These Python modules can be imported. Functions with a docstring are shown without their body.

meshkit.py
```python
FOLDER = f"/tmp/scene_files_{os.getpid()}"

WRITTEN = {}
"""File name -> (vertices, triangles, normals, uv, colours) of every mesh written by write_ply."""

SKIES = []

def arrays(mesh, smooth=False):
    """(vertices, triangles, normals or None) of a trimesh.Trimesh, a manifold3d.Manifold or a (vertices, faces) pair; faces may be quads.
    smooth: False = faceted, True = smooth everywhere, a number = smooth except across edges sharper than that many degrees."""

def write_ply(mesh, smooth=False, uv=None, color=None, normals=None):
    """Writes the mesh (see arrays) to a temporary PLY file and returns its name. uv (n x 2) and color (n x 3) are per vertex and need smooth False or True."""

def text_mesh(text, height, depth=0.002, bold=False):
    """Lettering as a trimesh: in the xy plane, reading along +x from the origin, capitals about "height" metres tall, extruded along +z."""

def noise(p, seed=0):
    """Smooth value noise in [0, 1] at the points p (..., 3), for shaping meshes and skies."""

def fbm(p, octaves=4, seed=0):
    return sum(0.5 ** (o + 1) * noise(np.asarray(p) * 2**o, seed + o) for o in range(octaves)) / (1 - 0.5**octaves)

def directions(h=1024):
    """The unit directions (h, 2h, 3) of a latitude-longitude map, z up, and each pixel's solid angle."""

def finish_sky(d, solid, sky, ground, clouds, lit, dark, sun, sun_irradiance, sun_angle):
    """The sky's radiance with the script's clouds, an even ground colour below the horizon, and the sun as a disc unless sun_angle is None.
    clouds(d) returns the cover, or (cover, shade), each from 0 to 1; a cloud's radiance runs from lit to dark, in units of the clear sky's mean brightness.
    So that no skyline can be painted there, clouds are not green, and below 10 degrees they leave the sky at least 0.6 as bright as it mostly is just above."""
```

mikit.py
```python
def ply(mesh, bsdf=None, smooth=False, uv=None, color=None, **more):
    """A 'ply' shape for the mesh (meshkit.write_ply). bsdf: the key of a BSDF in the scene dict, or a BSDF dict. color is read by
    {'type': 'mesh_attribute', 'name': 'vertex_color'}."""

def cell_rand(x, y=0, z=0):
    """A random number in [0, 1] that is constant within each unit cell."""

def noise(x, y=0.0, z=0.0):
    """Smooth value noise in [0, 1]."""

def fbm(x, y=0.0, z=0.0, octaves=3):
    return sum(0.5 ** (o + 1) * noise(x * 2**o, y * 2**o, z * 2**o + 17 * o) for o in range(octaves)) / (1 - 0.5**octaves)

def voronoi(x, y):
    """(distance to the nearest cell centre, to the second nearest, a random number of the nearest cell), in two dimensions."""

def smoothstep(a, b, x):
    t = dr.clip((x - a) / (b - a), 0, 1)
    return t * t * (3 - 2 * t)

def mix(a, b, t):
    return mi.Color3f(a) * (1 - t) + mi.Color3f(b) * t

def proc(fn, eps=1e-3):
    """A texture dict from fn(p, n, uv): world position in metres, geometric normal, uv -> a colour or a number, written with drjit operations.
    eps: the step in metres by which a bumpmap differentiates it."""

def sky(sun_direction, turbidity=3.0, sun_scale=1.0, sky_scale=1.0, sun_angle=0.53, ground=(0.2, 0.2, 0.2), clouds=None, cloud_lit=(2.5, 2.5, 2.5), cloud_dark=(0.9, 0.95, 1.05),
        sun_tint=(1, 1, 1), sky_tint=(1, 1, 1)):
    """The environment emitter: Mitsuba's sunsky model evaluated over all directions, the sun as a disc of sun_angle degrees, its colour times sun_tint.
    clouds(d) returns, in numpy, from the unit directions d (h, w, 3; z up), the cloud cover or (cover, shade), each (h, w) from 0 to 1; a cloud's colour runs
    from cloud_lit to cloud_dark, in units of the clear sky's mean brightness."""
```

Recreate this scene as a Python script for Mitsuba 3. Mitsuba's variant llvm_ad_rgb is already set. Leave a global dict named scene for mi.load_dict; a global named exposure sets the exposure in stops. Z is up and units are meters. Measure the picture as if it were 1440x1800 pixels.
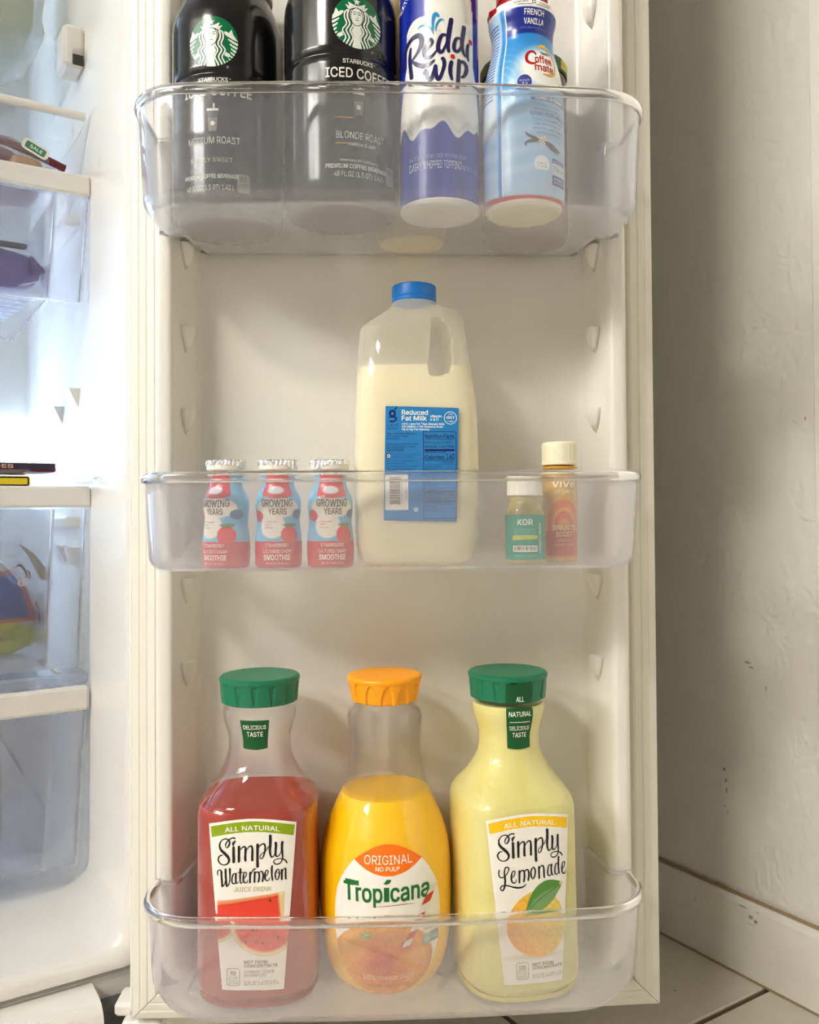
import math, numpy as np, trimesh, manifold3d, mitsuba as mi, mikit, meshkit
import drjit as dr
from mikit import proc, noise, fbm, smoothstep, mix
from shapely.geometry import Polygon, Point, LineString, box as sbox, MultiPoint
from shapely.ops import unary_union
from shapely import affinity
from scipy.interpolate import PchipInterpolator, CubicSpline

T = mi.ScalarTransform4f
scene, labels = {}, {}
rng = np.random.default_rng(7)

# ---------------------------------------------------------------- camera
CZ = 0.56                                   # lens height above the floor, in metres
yaw, pitch, roll = math.radians(2.2), math.radians(0.94), math.radians(0.38)
f0 = np.array([math.sin(yaw), math.cos(yaw), 0]); zz = np.array([0, 0, 1.0])
r0 = np.array([math.cos(yaw), -math.sin(yaw), 0])
fwd = f0 * math.cos(pitch) + zz * math.sin(pitch)
up0 = -f0 * math.sin(pitch) + zz * math.cos(pitch)
up = math.sin(roll) * r0 + math.cos(roll) * up0
scene['camera'] = {'type': 'perspective', 'fov_axis': 'x', 'fov': math.degrees(2 * math.atan(720 / 1520.0)),
                   'principal_point_offset_y': 30 / 1800.0, 'near_clip': 0.02, 'far_clip': 50.0,
                   'to_world': T().look_at(origin=[0, 0, CZ], target=list(np.array([0, 0, CZ]) + fwd), up=list(up))}
# ---------------------------------------------------------------- light: kitchen window, ceiling lamp, refrigerator lamp
exposure = 0.16
WINDOW_LIGHT = (36.0, 35.4, 34.0)
CEILING_LIGHT = (78.0, 74.4, 67.0)
FRIDGE_LIGHT = (2.4, 3.45, 4.9)

# the kitchen and the refrigerator share axes turned 30.3 degrees from the open door: a = along the front, b = into the cabinet
PHI = math.radians(30.3)
RF = np.eye(4); RF[:2, :2] = [[math.cos(PHI), -math.sin(PHI)], [math.sin(PHI), math.cos(PHI)]]


# ---------------------------------------------------------------- helpers
def lin(c):
    c = np.asarray(c, float) / 255.0
    return np.where(c <= 0.04045, c / 12.92, ((c + 0.055) / 1.055) ** 2.4)


def rgb(*c):
    return {'type': 'rgb', 'value': [float(x) for x in lin(c)]}


def hexc(h):
    return [int(h[i:i + 2], 16) for i in (0, 2, 4)]


def put(key, mesh, bsdf, smooth=30, color=None, **more):
    base, n = key, 0
    while key in scene:
        n += 1
        key = f'{base}_{n:03d}'
    scene[key] = mikit.ply(mesh, bsdf, smooth, color=color, **more)
    return key


def tag(key, label, cat=None, group=None, kind=None):
    labels[key] = {'label': label}
    for k, v in (('category', cat), ('group', group), ('kind', kind)):
        if v:
            labels[key][k] = v


def struct(key, mesh, bsdf, smooth=False, **more):
    k = put(key, mesh, bsdf, smooth, **more)
    labels[k] = {'kind': 'structure'}
    return k


def inF(mesh):
    m = mesh.copy() if isinstance(mesh, trimesh.Trimesh) else mesh
    m.apply_transform(RF)
    return m


def bx(x0, x1, y0, y1, z0, z1, bev=0.0):
    """A box, its edges chamfered by bev."""
    if bev <= 0:
        m = trimesh.creation.box((x1 - x0, y1 - y0, z1 - z0))
    else:
        h = np.array([x1 - x0, y1 - y0, z1 - z0]) / 2
        pts = []
        for s in np.ndindex(2, 2, 2):
            s = np.array(s) * 2 - 1
            for k in range(3):
                q = h - bev; q[k] = h[k]
                pts.append(s * q)
        m = trimesh.convex.convex_hull(np.array(pts))
    m.apply_translation([(x0 + x1) / 2, (y0 + y1) / 2, (z0 + z1) / 2])
    return m


def loft(rings, cap0=True, cap1=True, closed=True):
    """Quads between rings of equal count; ends closed by fans."""
    n = len(rings[0]); v = [np.asarray(r, float) for r in rings]; f = []
    for k in range(len(rings) - 1):
        a = k * n + np.arange(n); b = k * n + (np.arange(n) + 1) % n
        if not closed:
            a, b = a[:-1], b[:-1]
        f += [np.stack([a, b, b + n], 1), np.stack([a, b + n, a + n], 1)]
    V = np.vstack(v); i = np.arange(n); j = (i + 1) % n
    if cap0:
        f.append(np.stack([j, i, i * 0 + len(V)], 1)); V = np.vstack([V, v[0].mean(0)])
    if cap1:
        o = (len(rings) - 1) * n
        f.append(np.stack([i + o, j + o, i * 0 + len(V)], 1)); V = np.vstack([V, v[-1].mean(0)])
    return trimesh.Trimesh(V, np.vstack(f), process=False)


def turned(prof, n=64, rfun=None, at=(0, 0, 0)):
    """A turned solid from (r, z) points, z rising; rfun(angle, z) is added to the radius."""
    th = np.arange(n) * 2 * np.pi / n
    rings = []
    for r, z in prof:
        rr = r + (rfun(th, z) if rfun is not None else 0)
        rings.append(np.stack([rr * np.sin(th), -rr * np.cos(th), np.full(n, z)], 1))
    m = loft(rings)
    m.apply_translation(at)
    return m


def rrect(x0, x1, z0, z1, r, n=8):
    """A rounded rectangle, anticlockwise, as (n, 2)."""
    out = []
    for cx, cz, a0 in ((x1 - r, z0 + r, -90), (x1 - r, z1 - r, 0), (x0 + r, z1 - r, 90), (x0 + r, z0 + r, 180)):
        a = np.radians(a0 + np.linspace(0, 90, n))
        out.append(np.stack([cx + r * np.cos(a), cz + r * np.sin(a)], 1))
    return np.vstack(out)


def tube(pts, rad, n=10, closed=False, squash=1.0):
    p = np.asarray(pts, float)
    if closed:
        t = np.roll(p, -1, 0) - np.roll(p, 1, 0)
    else:
        t = np.gradient(p, axis=0)
    t /= np.linalg.norm(t, axis=1, keepdims=True)
    ref = np.array([0, 0, 1.0]) if np.abs(t[:, 2]).max() < 0.95 else np.array([0, 1.0, 0])
    s = np.cross(t, ref); s /= np.linalg.norm(s, axis=1, keepdims=True)
    u = np.cross(s, t)
    a = np.arange(n) * 2 * np.pi / n
    rings = [p[k] + rad * (np.cos(a)[:, None] * s[k] + squash * np.sin(a)[:, None] * u[k]) for k in range(len(p))]
    if closed:
        rings.append(rings[0])
    return loft(rings, not closed, not closed)


def join(*ms):
    return trimesh.util.concatenate([m for m in ms])


def man(m):
    m = trimesh.Trimesh(m.vertices, m.faces, process=True)
    m.fix_normals()
    return manifold3d.Manifold(manifold3d.Mesh(np.asarray(m.vertices, np.float32), np.asarray(m.faces, np.uint32)))


def unman(m):
    q = m.to_mesh()
    return trimesh.Trimesh(np.array(q.vert_properties[:, :3]), np.array(q.tri_verts), process=False)


class Vessel:
    """A bottle: rings of radius R(z), squareness N(z) (2 = round), axis at (x, y), turned by rot degrees, leaning by lean."""

    def __init__(s, x, y, prof, sq=None, rot=0.0, lean=0.0, flute=None):
        p = np.array(prof, float); p = p[np.argsort(p[:, 0])]
        s.x, s.y, s.rot, s.lean, s.z = x, y, math.radians(rot), lean, p[:, 0]
        s.R = PchipInterpolator(p[:, 0], p[:, 1])
        q = np.array(sq if sq else [(p[0, 0], 2), (p[-1, 0], 2)], float)
        s.N = lambda z: np.interp(z, q[:, 0], q[:, 1])
        s.flute = flute

    def pt(s, th, z, off=0.0):
        th, z = np.broadcast_arrays(np.asarray(th, float), np.asarray(z, float))
        n = s.N(z); c, d = np.abs(np.sin(th)) + 1e-9, np.abs(np.cos(th)) + 1e-9
        r = (s.R(np.clip(z, s.z[0], s.z[-1]))) * (c ** n + d ** n) ** (-1 / n)
        if s.flute is not None:
            r = r + s.flute(th, z)
        r = r + off
        return np.stack([s.x + r * np.sin(th + s.rot) + s.lean * (z - s.z[0]), s.y - r * np.cos(th + s.rot), z], -1)

    def mesh(s, z0=None, z1=None, off=0.0, n=96, dz=0.0035, shrink=0.0):
        z0 = s.z[0] if z0 is None else z0; z1 = s.z[-1] if z1 is None else z1
        zs = np.unique(np.round(np.concatenate([np.linspace(z0, z1, max(3, int((z1 - z0) / dz))), s.z[(s.z > z0) & (s.z < z1)]]), 5))
        th = np.arange(n) * 2 * np.pi / n
        return loft([s.pt(th, z, off) for z in zs])

    def wrap(s, zref, mode='arc', th0=0.0):
        """(u, v, off) -> points. 'arc': u is measured along the surface; 'front': u is measured straight across, as in a front elevation."""
        th = np.linspace(-2.6, 2.6, 1041); p = s.pt(th, zref)
        if mode == 'arc':
            d = np.concatenate([[0], np.cumsum(np.linalg.norm(np.diff(p, axis=0), axis=1))]); d -= np.interp(0, th, d)
        else:
            c, t_ = math.cos(s.rot), math.sin(s.rot)
            d = (p[:, 0] - s.x) * c + (p[:, 1] - s.y) * t_
            k = (th > -1.5) & (th < 1.5); th, d = th[k], np.maximum.accumulate(d[k])
        return lambda u, v, off: s.pt(np.interp(u, d, th) + th0, v, off)


# ---------------------------------------------------------------- printing: flat artwork on a sheet (X right, Y down), laid on a surface
_TEXT = {}


def text2d(t, bold):
    if (t, bold) not in _TEXT:
        m = meshkit.text_mesh(t, 1.0, 0.01, bold)
        top = m.face_normals[:, 2] > 0.5
        f = np.asarray(m.faces)[top]; u, inv = np.unique(f, return_inverse=True)
        v = np.asarray(m.vertices)[u][:, :2]
        _TEXT[(t, bold)] = (v, inv.reshape(-1, 3))
    return _TEXT[(t, bold)]


class Art:
    def __init__(s, k=1.0, X0=0.0, Y0=0.0, V0=0.0):
        s.k, s.X0, s.Y0, s.V0 = k, X0, Y0, V0
        s.items = []

    def tri(s, v, f, col, layer):
        v = np.asarray(v, float)
        uv = np.stack([(v[:, 0] - s.X0) * s.k, s.V0 - (v[:, 1] - s.Y0) * s.k], 1)
        a = uv[f]; ar = (a[:, 1, 0] - a[:, 0, 0]) * (a[:, 2, 1] - a[:, 0, 1]) - (a[:, 2, 0] - a[:, 0, 0]) * (a[:, 1, 1] - a[:, 0, 1])
        f = np.where((ar < 0)[:, None], f[:, ::-1], f)
        s.items.append((uv, f, np.asarray(col, float), layer))

    def poly(s, g, col, layer=1):
        for p in getattr(g, 'geoms', [g]):
            if p.is_empty or p.geom_type != 'Polygon':
                continue
            v, f = trimesh.creation.triangulate_polygon(p, engine='earcut')
            s.tri(v[:, :2], f, col, layer)

    def pts(s, p, col, layer=1, smooth=0):
        g = Polygon(p)
        s.poly(g.buffer(0) if not smooth else g.buffer(0).buffer(-smooth).buffer(2 * smooth).buffer(-smooth), col, layer)

    def curve(s, p, n=40):
        p = np.asarray(p, float); d = np.concatenate([[0], np.cumsum(np.linalg.norm(np.diff(p, axis=0), axis=1) ** 0.5)])
        return CubicSpline(d, p)(np.linspace(0, d[-1], n)) if len(p) > 2 else p

    def stroke(s, p, w, col, layer=2):
        q = s.curve(p, 6 * len(p)) if len(p) > 2 else np.asarray(p, float)
        w = np.interp(np.linspace(0, 1, len(q)), np.linspace(0, 1, len(np.atleast_1d(w))), np.atleast_1d(w)) / 2
        g = [MultiPoint([]).buffer(0)]
        for a, b, x, y in zip(q[:-1], q[1:], w[:-1], w[1:]):
            g.append(unary_union([Point(a).buffer(x, 6), Point(b).buffer(y, 6)]).convex_hull)
        s.poly(unary_union(g).simplify(0.03 * float(w.max()) + 1e-9), col, layer)

    def text(s, t, x, y, h, col, layer=3, width=None, bold=False, anchor='m', arc=0.0, rot=0.0, shear=0.0):
        v, f = text2d(t, bold)
        v = v.copy() * h
        w0, w1 = v[:, 0].min(), v[:, 0].max()
        if width:
            v[:, 0] = (v[:, 0] - w0) * width / (w1 - w0); w0, w1 = 0, width
        v[:, 0] -= {'m': (w0 + w1) / 2, 'l': w0, 'r': w1}[anchor]
        v[:, 0] += shear * v[:, 1]
        v[:, 1] += -arc * v[:, 0] ** 2
        c, d = math.cos(rot), math.sin(rot)
        v = np.stack([c * v[:, 0] - d * v[:, 1], d * v[:, 0] + c * v[:, 1]], 1)
        s.tri(np.stack([x + v[:, 0], y - v[:, 1]], 1), f, col, layer)

    def grid(s, shape, ns, nt, colour, layer=0):
        """A sheet over shape(s, t) -> X, Y with a colour per vertex from colour(X, Y)."""
        a, b = np.meshgrid(np.linspace(0, 1, ns), np.linspace(0, 1, nt), indexing='ij')
        X, Y = shape(a.ravel(), b.ravel())
        i = np.arange(ns * nt).reshape(ns, nt)
        q = np.stack([i[:-1, :-1], i[1:, :-1], i[1:, 1:], i[:-1, 1:]], -1).reshape(-1, 4)
        f = np.vstack([q[:, [0, 1, 2]], q[:, [0, 2, 3]]])
        s.tri(np.stack([X, Y], 1), f, colour(X, Y), layer)

    def build(s, wrap, edge=None, step=0.0001, base=0.0003):
        V, F, C, n = [], [], [], 0
        for uv, f, col, layer in s.items:
            col = np.broadcast_to(col, (len(uv), 3)) if col.ndim == 1 else col
            if edge and layer > 0:
                p, f = trimesh.remesh.subdivide_to_size(np.hstack([uv, uv[:, :1] * 0]), f, edge, max_iter=12)
                col = np.broadcast_to(col[0], (len(p), 3)); uv = p[:, :2]
            V.append(wrap(uv[:, 0], uv[:, 1], base + step * layer)); F.append(np.asarray(f) + n); C.append(lin(col)); n += len(uv)
        return trimesh.Trimesh(np.vstack(V), np.vstack(F), process=False), np.vstack(C)

    def put(s, key, wrap, edge=None, bsdf='print_ink', **k):
        m, c = s.build(wrap, edge, **k)
        return put(key, m, bsdf, True, color=c)


def fit(c, *stops):
    """Piecewise colour ramp: c in 0..1, stops (position, colour)."""
    p = [x[0] for x in stops]
    return np.stack([np.interp(c, p, [x[1][k] for x in stops]) for k in range(3)], 1)


def over(base, top, alpha):
    return base * (1 - alpha[:, None]) + np.asarray(top, float) * alpha[:, None]


def soft(d, w=1.0):
    return np.clip(0.5 - np.asarray(d) / w, 0, 1)


# ---------------------------------------------------------------- materials
def princ(c, rough=0.4, spec=0.5, **k):
    return {'type': 'twosided', 'b': {'type': 'principled', 'base_color': c, 'roughness': rough, 'specular': spec, **k}}


def mat(name, d):
    scene[name] = d


mat('print_ink', princ({'type': 'mesh_attribute', 'name': 'vertex_color'}, 0.42, 0.4))
mat('glossy_print', princ({'type': 'mesh_attribute', 'name': 'vertex_color'}, 0.22, 0.5))
mat('fridge_white', princ(rgb(233, 230, 224), 0.28))
mat('liner_white', princ(rgb(229, 226, 219), 0.3))
mat('gasket_cream', princ(rgb(229, 225, 215), 0.45))
mat('trim_white', princ(rgb(226, 222, 216), 0.35))
mat('clear_sheet', {'type': 'thindielectric', 'int_ior': 1.5})
mat('clear_neck', {'type': 'thindielectric', 'int_ior': 1.30})
scene['fluted_tint'] = {'type': 'homogeneous', 'sigma_t': 130.0, 'albedo': {'type': 'rgb', 'value': [0.45, 0.42, 0.40]}}
scene['neck_tint'] = {'type': 'homogeneous', 'sigma_t': 60.0, 'albedo': {'type': 'rgb', 'value': [0.45, 0.43, 0.42]}}
mat('clear_solid', {'type': 'dielectric', 'int_ior': 1.45})


def hazy(name, tint, weight, trans=1.0, rough=0.4, spec_tint=(1, 1, 1)):
    mat(name, {'type': 'blendbsdf', 'weight': weight,
               'a': {'type': 'thindielectric', 'int_ior': 1.5, 'specular_transmittance': {'type': 'rgb', 'value': list(spec_tint)}},
               'b': {'type': 'principledthin', 'base_color': tint, 'roughness': rough, 'diff_trans': trans}})


# the door bins: clear sheets over a faintly milky plastic, so that long paths along a wall look milkier
mat('bin_plastic', {'type': 'thindielectric', 'int_ior': 1.5})
scene['bin_haze'] = {'type': 'homogeneous', 'sigma_t': 98.0, 'albedo': {'type': 'rgb', 'value': [0.90, 0.90, 0.95]}}
hazy('drawer_plastic', rgb(214, 216, 230), 0.05, 1.1, spec_tint=(0.965, 0.972, 0.99))
hazy('rib_plastic', rgb(225, 230, 245), 0.30, 1.0)
hazy('milk_plastic', rgb(238, 234, 222), 0.42, 1.0)
hazy('bag_plastic', rgb(225, 228, 232), 0.22, 1.0)
mat('milk_white', princ(rgb(246, 238, 208), 0.5, 0.3, sheen=0.0))
mat('cap_green', princ(rgb(14, 112, 78), 0.38))
mat('cap_orange', princ(rgb(255, 165, 8), 0.38))
mat('cap_blue', princ(rgb(18, 108, 190), 0.35))
mat('cap_white', princ(rgb(236, 232, 222), 0.4))
mat('cap_cream', princ(rgb(240, 234, 205), 0.4))
mat('cap_red', princ(rgb(170, 18, 30), 0.35))
mat('coffee_black', princ(rgb(20, 19, 20), 0.16, 0.6))
mat('lid_dark_green', princ(rgb(16, 70, 38), 0.3))
mat('jar_brown', princ(rgb(92, 66, 48), 0.15))
mat('squeeze_yellow', princ(rgb(232, 208, 140), 0.35))
mat('melon_juice', princ(proc(lambda p, n, uv: mix((0.36, 0.036, 0.020), (0.42, 0.050, 0.030), fbm(p.x * 60, p.y * 60, p.z * 9))), 0.5, 0.3))
mat('orange_juice', princ(rgb(255, 202, 0), 0.5, 0.3))
mat('lemon_juice', princ(rgb(226, 218, 142), 0.5, 0.3))
mat('green_shot', princ(rgb(176, 160, 88), 0.3))
mat('orange_shot', princ(rgb(222, 172, 66), 0.2))
mat('foil', {'type': 'twosided', 'b': {'type': 'roughconductor', 'material': 'Al', 'alpha': 0.25}})
mat('dark_metal', princ(rgb(70, 72, 72), 0.45))
mat('dark_gap', princ(rgb(60, 58, 54), 0.8))
WB = lambda p: -math.sin(PHI) * p.x + math.cos(PHI) * p.y     # position along the right wall
MARKS = [(0.70, 0.235, .0022, .0022, .8), (0.698, 0.222, .0018, .003, .8), (0.697, 0.21, .0015, .004, .6), (0.70, 0.19, .0022, .002, .4), (0.696, .183, .002, .003, .35),
         (0.665, 0.372, .006, .0022, .5), (0.66, 0.367, .004, .0018, .5), (0.64, 0.345, .002, .004, .35), (0.585, 0.66, .0012, .002, .8), (0.77, 1.02, .006, .0012, -.5)]


def wall_color(p, n, uv):
    b, z = WB(p), p.z
    c = mix((0.70, 0.675, 0.62), (0.735, 0.71, 0.655), fbm(b * 9, z * 9, 1.0))
    for mb, mz, rb, rz, k in MARKS:
        d = dr.square((b - mb) / rb) + dr.square((z - mz) / rz) + 0.6 * noise(b * 900, z * 900)
        c = mix(c, (0.10, 0.08, 0.06) if k > 0 else (0.9, 0.88, 0.82), abs(k) * (1 - smoothstep(0.5, 1.3, d)))
    return c


mat('wall_paint', {'type': 'twosided', 'b': {'type': 'bumpmap', 'scale': 1.0,
    'tex': proc(lambda p, n, uv: 0.0013 * fbm(WB(p) * 240, p.z * 240, 3.0, octaves=2), eps=6e-4),
    'b': {'type': 'principled', 'base_color': proc(wall_color), 'roughness': 0.55, 'specular': 0.35}}})
mat('room_paint', princ(rgb(158, 156, 151), 0.7, 0.3))
SCUFF = [(0.665, .083, .007, .0013, .7), (0.655, .0745, .0045, .0028, .8), (0.648, .0715, .003, .003, .9), (0.645, .083, .003, .001, .6), (0.655, .066, .006, .0008, .4), (0.735, .066, .0016, .003, .4)]


def base_color(p, n, uv):
    b, z = WB(p), p.z
    c = mix((0.70, 0.675, 0.615), (0.75, 0.725, 0.665), fbm(b * 14, z * 40, 2.0))
    for mb, mz, rb, rz, k in SCUFF:
        d = dr.square((b - mb) / rb) + dr.square((z - mz) / rz) + 0.9 * noise(b * 1500, z * 1500)
        c = mix(c, (0.13, 0.11, 0.085), k * (1 - smoothstep(0.5, 1.4, d)))
    return c


mat('baseboard_paint', princ(proc(base_color), 0.35))
SPECKS = [(0.655, 0.765, .0016), (0.675, 0.735, .0022), (0.72, 0.735, .001), (0.815, 0.585, .0024), (0.87, 0.555, .0016), (0.80, 0.69, .0012)]


def tile_color(p, n, uv):
    a, b = math.cos(PHI) * p.x + math.sin(PHI) * p.y, WB(p)
    c = mix((0.52, 0.485, 0.41), (0.60, 0.56, 0.48), fbm(p.x * 7, p.y * 7, 4.0))
    for sa, sb, rr in SPECKS:
        c = mix(c, (0.05, 0.04, 0.03), 1 - smoothstep(0.7, 1.2, dr.sqrt(dr.square(a - sa) + dr.square(b - sb)) / rr))
    return c


mat('tile_glaze', princ(proc(tile_color), 0.4))
mat('grout', princ(rgb(92, 80, 62), 0.9, 0.1))
mat('caulk', princ(rgb(150, 130, 98), 0.8, 0.2))

# ---------------------------------------------------------------- the room
A_WALL, A_LEFT, B_FRONT, B_BACK, H = 0.906, -2.7, -2.3, 1.75, 2.45
struct('wall_right', inF(bx(A_WALL, A_WALL + .1, B_FRONT, B_BACK, 0, H)), 'wall_paint')
struct('wall_back', inF(bx(A_LEFT, A_WALL, B_BACK, B_BACK + .1, 0, H)), 'room_paint')
struct('wall_front', inF(bx(A_LEFT, A_WALL, B_FRONT - .1, B_FRONT, 0, H)), 'room_paint')
# the left wall, with its window opening
WB0, WB1, WZ0, WZ1 = -0.30, 1.05, 1.90, 2.42
left = [bx(A_LEFT - .1, A_LEFT, B_FRONT, WB0, 0, H), bx(A_LEFT - .1, A_LEFT, WB1, B_BACK, 0, H), bx(A_LEFT - .1, A_LEFT, WB0, WB1, 0, WZ0), bx(A_LEFT - .1, A_LEFT, WB0, WB1, WZ1, H)]
struct('wall_left', inF(join(*left)), 'room_paint')
struct('ceiling', inF(bx(A_LEFT, A_WALL, B_FRONT, B_BACK, H, H + .1)), 'room_paint')
struct('floor', inF(bx(A_LEFT, A_WALL, B_FRONT, B_BACK, -.1, -.003)), 'grout')
SZ = 0.304
tile_shape = None
for i in range(-11, 1):
    for j in range(-10, 4):
        a0, b0 = 0.6045 + SZ * i, 0.634 + SZ * j
        a1 = min(a0 + SZ - .0035, A_WALL)
        if b0 + SZ < B_FRONT or b0 > B_BACK or a1 < A_LEFT:
            continue
        put('floor__tile', inF(bx(a0 + .0035, a1, b0 + .0035, b0 + SZ - .0035, -.008, 0, .0015)), 'tile_glaze', False)
# baseboard with an eased top edge and the caulk lines
pr = [(0, 0), (-.014, 0), (-.014, .083), (-.0125, .087), (-.009, .0895), (0, .0895)]
struct('baseboard_right', inF(loft([[(A_WALL + x, b, z) for x, z in pr] for b in (B_BACK, B_FRONT)])), 'baseboard_paint')
put('baseboard_right__caulk', inF(join(tube([(A_WALL - .004, b, .0905) for b in np.linspace(B_FRONT, B_BACK, 20)], .0022, 6), tube([(A_WALL - .0145, b, .0004) for b in np.linspace(B_FRONT, B_BACK, 20)], .0016, 6))), 'caulk', True)
struct('trim_1', inF(bx(A_WALL - .012, A_WALL, -.9, .5675, .0895, H, .002)), 'baseboard_paint')
# window and ceiling lamp, both real things of the kitchen out of the frame
fr = [bx(A_LEFT - .08, A_LEFT + .015, WB0, WB0 + .05, WZ0, WZ1), bx(A_LEFT - .08, A_LEFT + .015, WB1 - .05, WB1, WZ0, WZ1), bx(A_LEFT - .08, A_LEFT + .015, WB0, WB1, WZ0, WZ0 + .05),
      bx(A_LEFT - .08, A_LEFT + .015, WB0, WB1, WZ1 - .05, WZ1), bx(A_LEFT - .07, A_LEFT + .01, .355, .395, WZ0, WZ1)]
struct('window_1', inF(join(*fr)), 'trim_white')
put('window_1__pane', inF(bx(A_LEFT - .05, A_LEFT - .045, WB0 + .05, WB1 - .05, WZ0 + .05, WZ1 - .05)), 'room_paint', False,
    emitter={'type': 'area', 'radiance': {'type': 'rgb', 'value': list(WINDOW_LIGHT)}})
LA, LB = -1.85, -0.30
put('ceiling_light__housing', inF(bx(LA - .22, LA + .22, LB - .32, LB + .32, H - .06, H, .01)), 'trim_white', False)
for k, da in enumerate((-.11, .11)):
    put('ceiling_light__diffuser', inF(bx(LA + da - .09, LA + da + .09, LB - .29, LB + .29, H - .075, H - .06)), 'trim_white', False,
        emitter={'type': 'area', 'radiance': {'type': 'rgb', 'value': list(CEILING_LIGHT)}})
tag('ceiling_light', 'white rectangular ceiling light with two glowing diffusers', 'ceiling light')

# ---------------------------------------------------------------- the refrigerator: cabinet
FR = 'refrigerator'
tag(FR, 'white refrigerator with its door swung open, lit shelves and drawers inside', 'refrigerator')
CB = 0.93                                   # front plane of the cabinet (b)
A0, A1, Z0, Z1 = -0.25, 0.238, 0.104, 1.78  # cavity


def ring_ab(ins, b, r, grow=0.0):
    q = rrect(A0 + ins - grow, A1 - ins + grow, Z0 + ins - grow, Z1 - ins + grow, r)
    return np.stack([q[:, 0], np.full(len(q), b), q[:, 1]], 1)


liner = loft([ring_ab(0, CB, .02, .020), ring_ab(0, CB - .004, .022, .018), ring_ab(0, CB - .004, .026, .008), ring_ab(0, CB + .002, .032, .002), ring_ab(0, CB + .012, .036),
              ring_ab(.001, CB + .1, .038), ring_ab(.003, 1.42, .04), ring_ab(.008, 1.445, .03), ring_ab(.02, 1.452, .02)][::-1], cap0=True, cap1=False)
put(FR + '__liner', inF(liner), 'fridge_white', 50)
shell = join(bx(A1 + .021, A1 + .055, CB + .003, 1.56, .03, 1.83, .006), bx(A0 - .055, A0 - .021, CB + .003, 1.56, .03, 1.83, .006), bx(-.69, A0 - .05, CB + .003, 1.56, .03, 1.83, .006), bx(A0 - .03, A1 + .03, CB + .003, 1.56, Z1 + .021, 1.83, .004),
             bx(A0 - .03, A1 + .03, CB + .003, 1.56, .03, Z0 - .0215, .004), bx(A0 - .03, A1 + .03, 1.5, 1.56, .03, 1.83, .004))
put(FR + '__cabinet', inF(shell), 'fridge_white', False)
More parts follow.
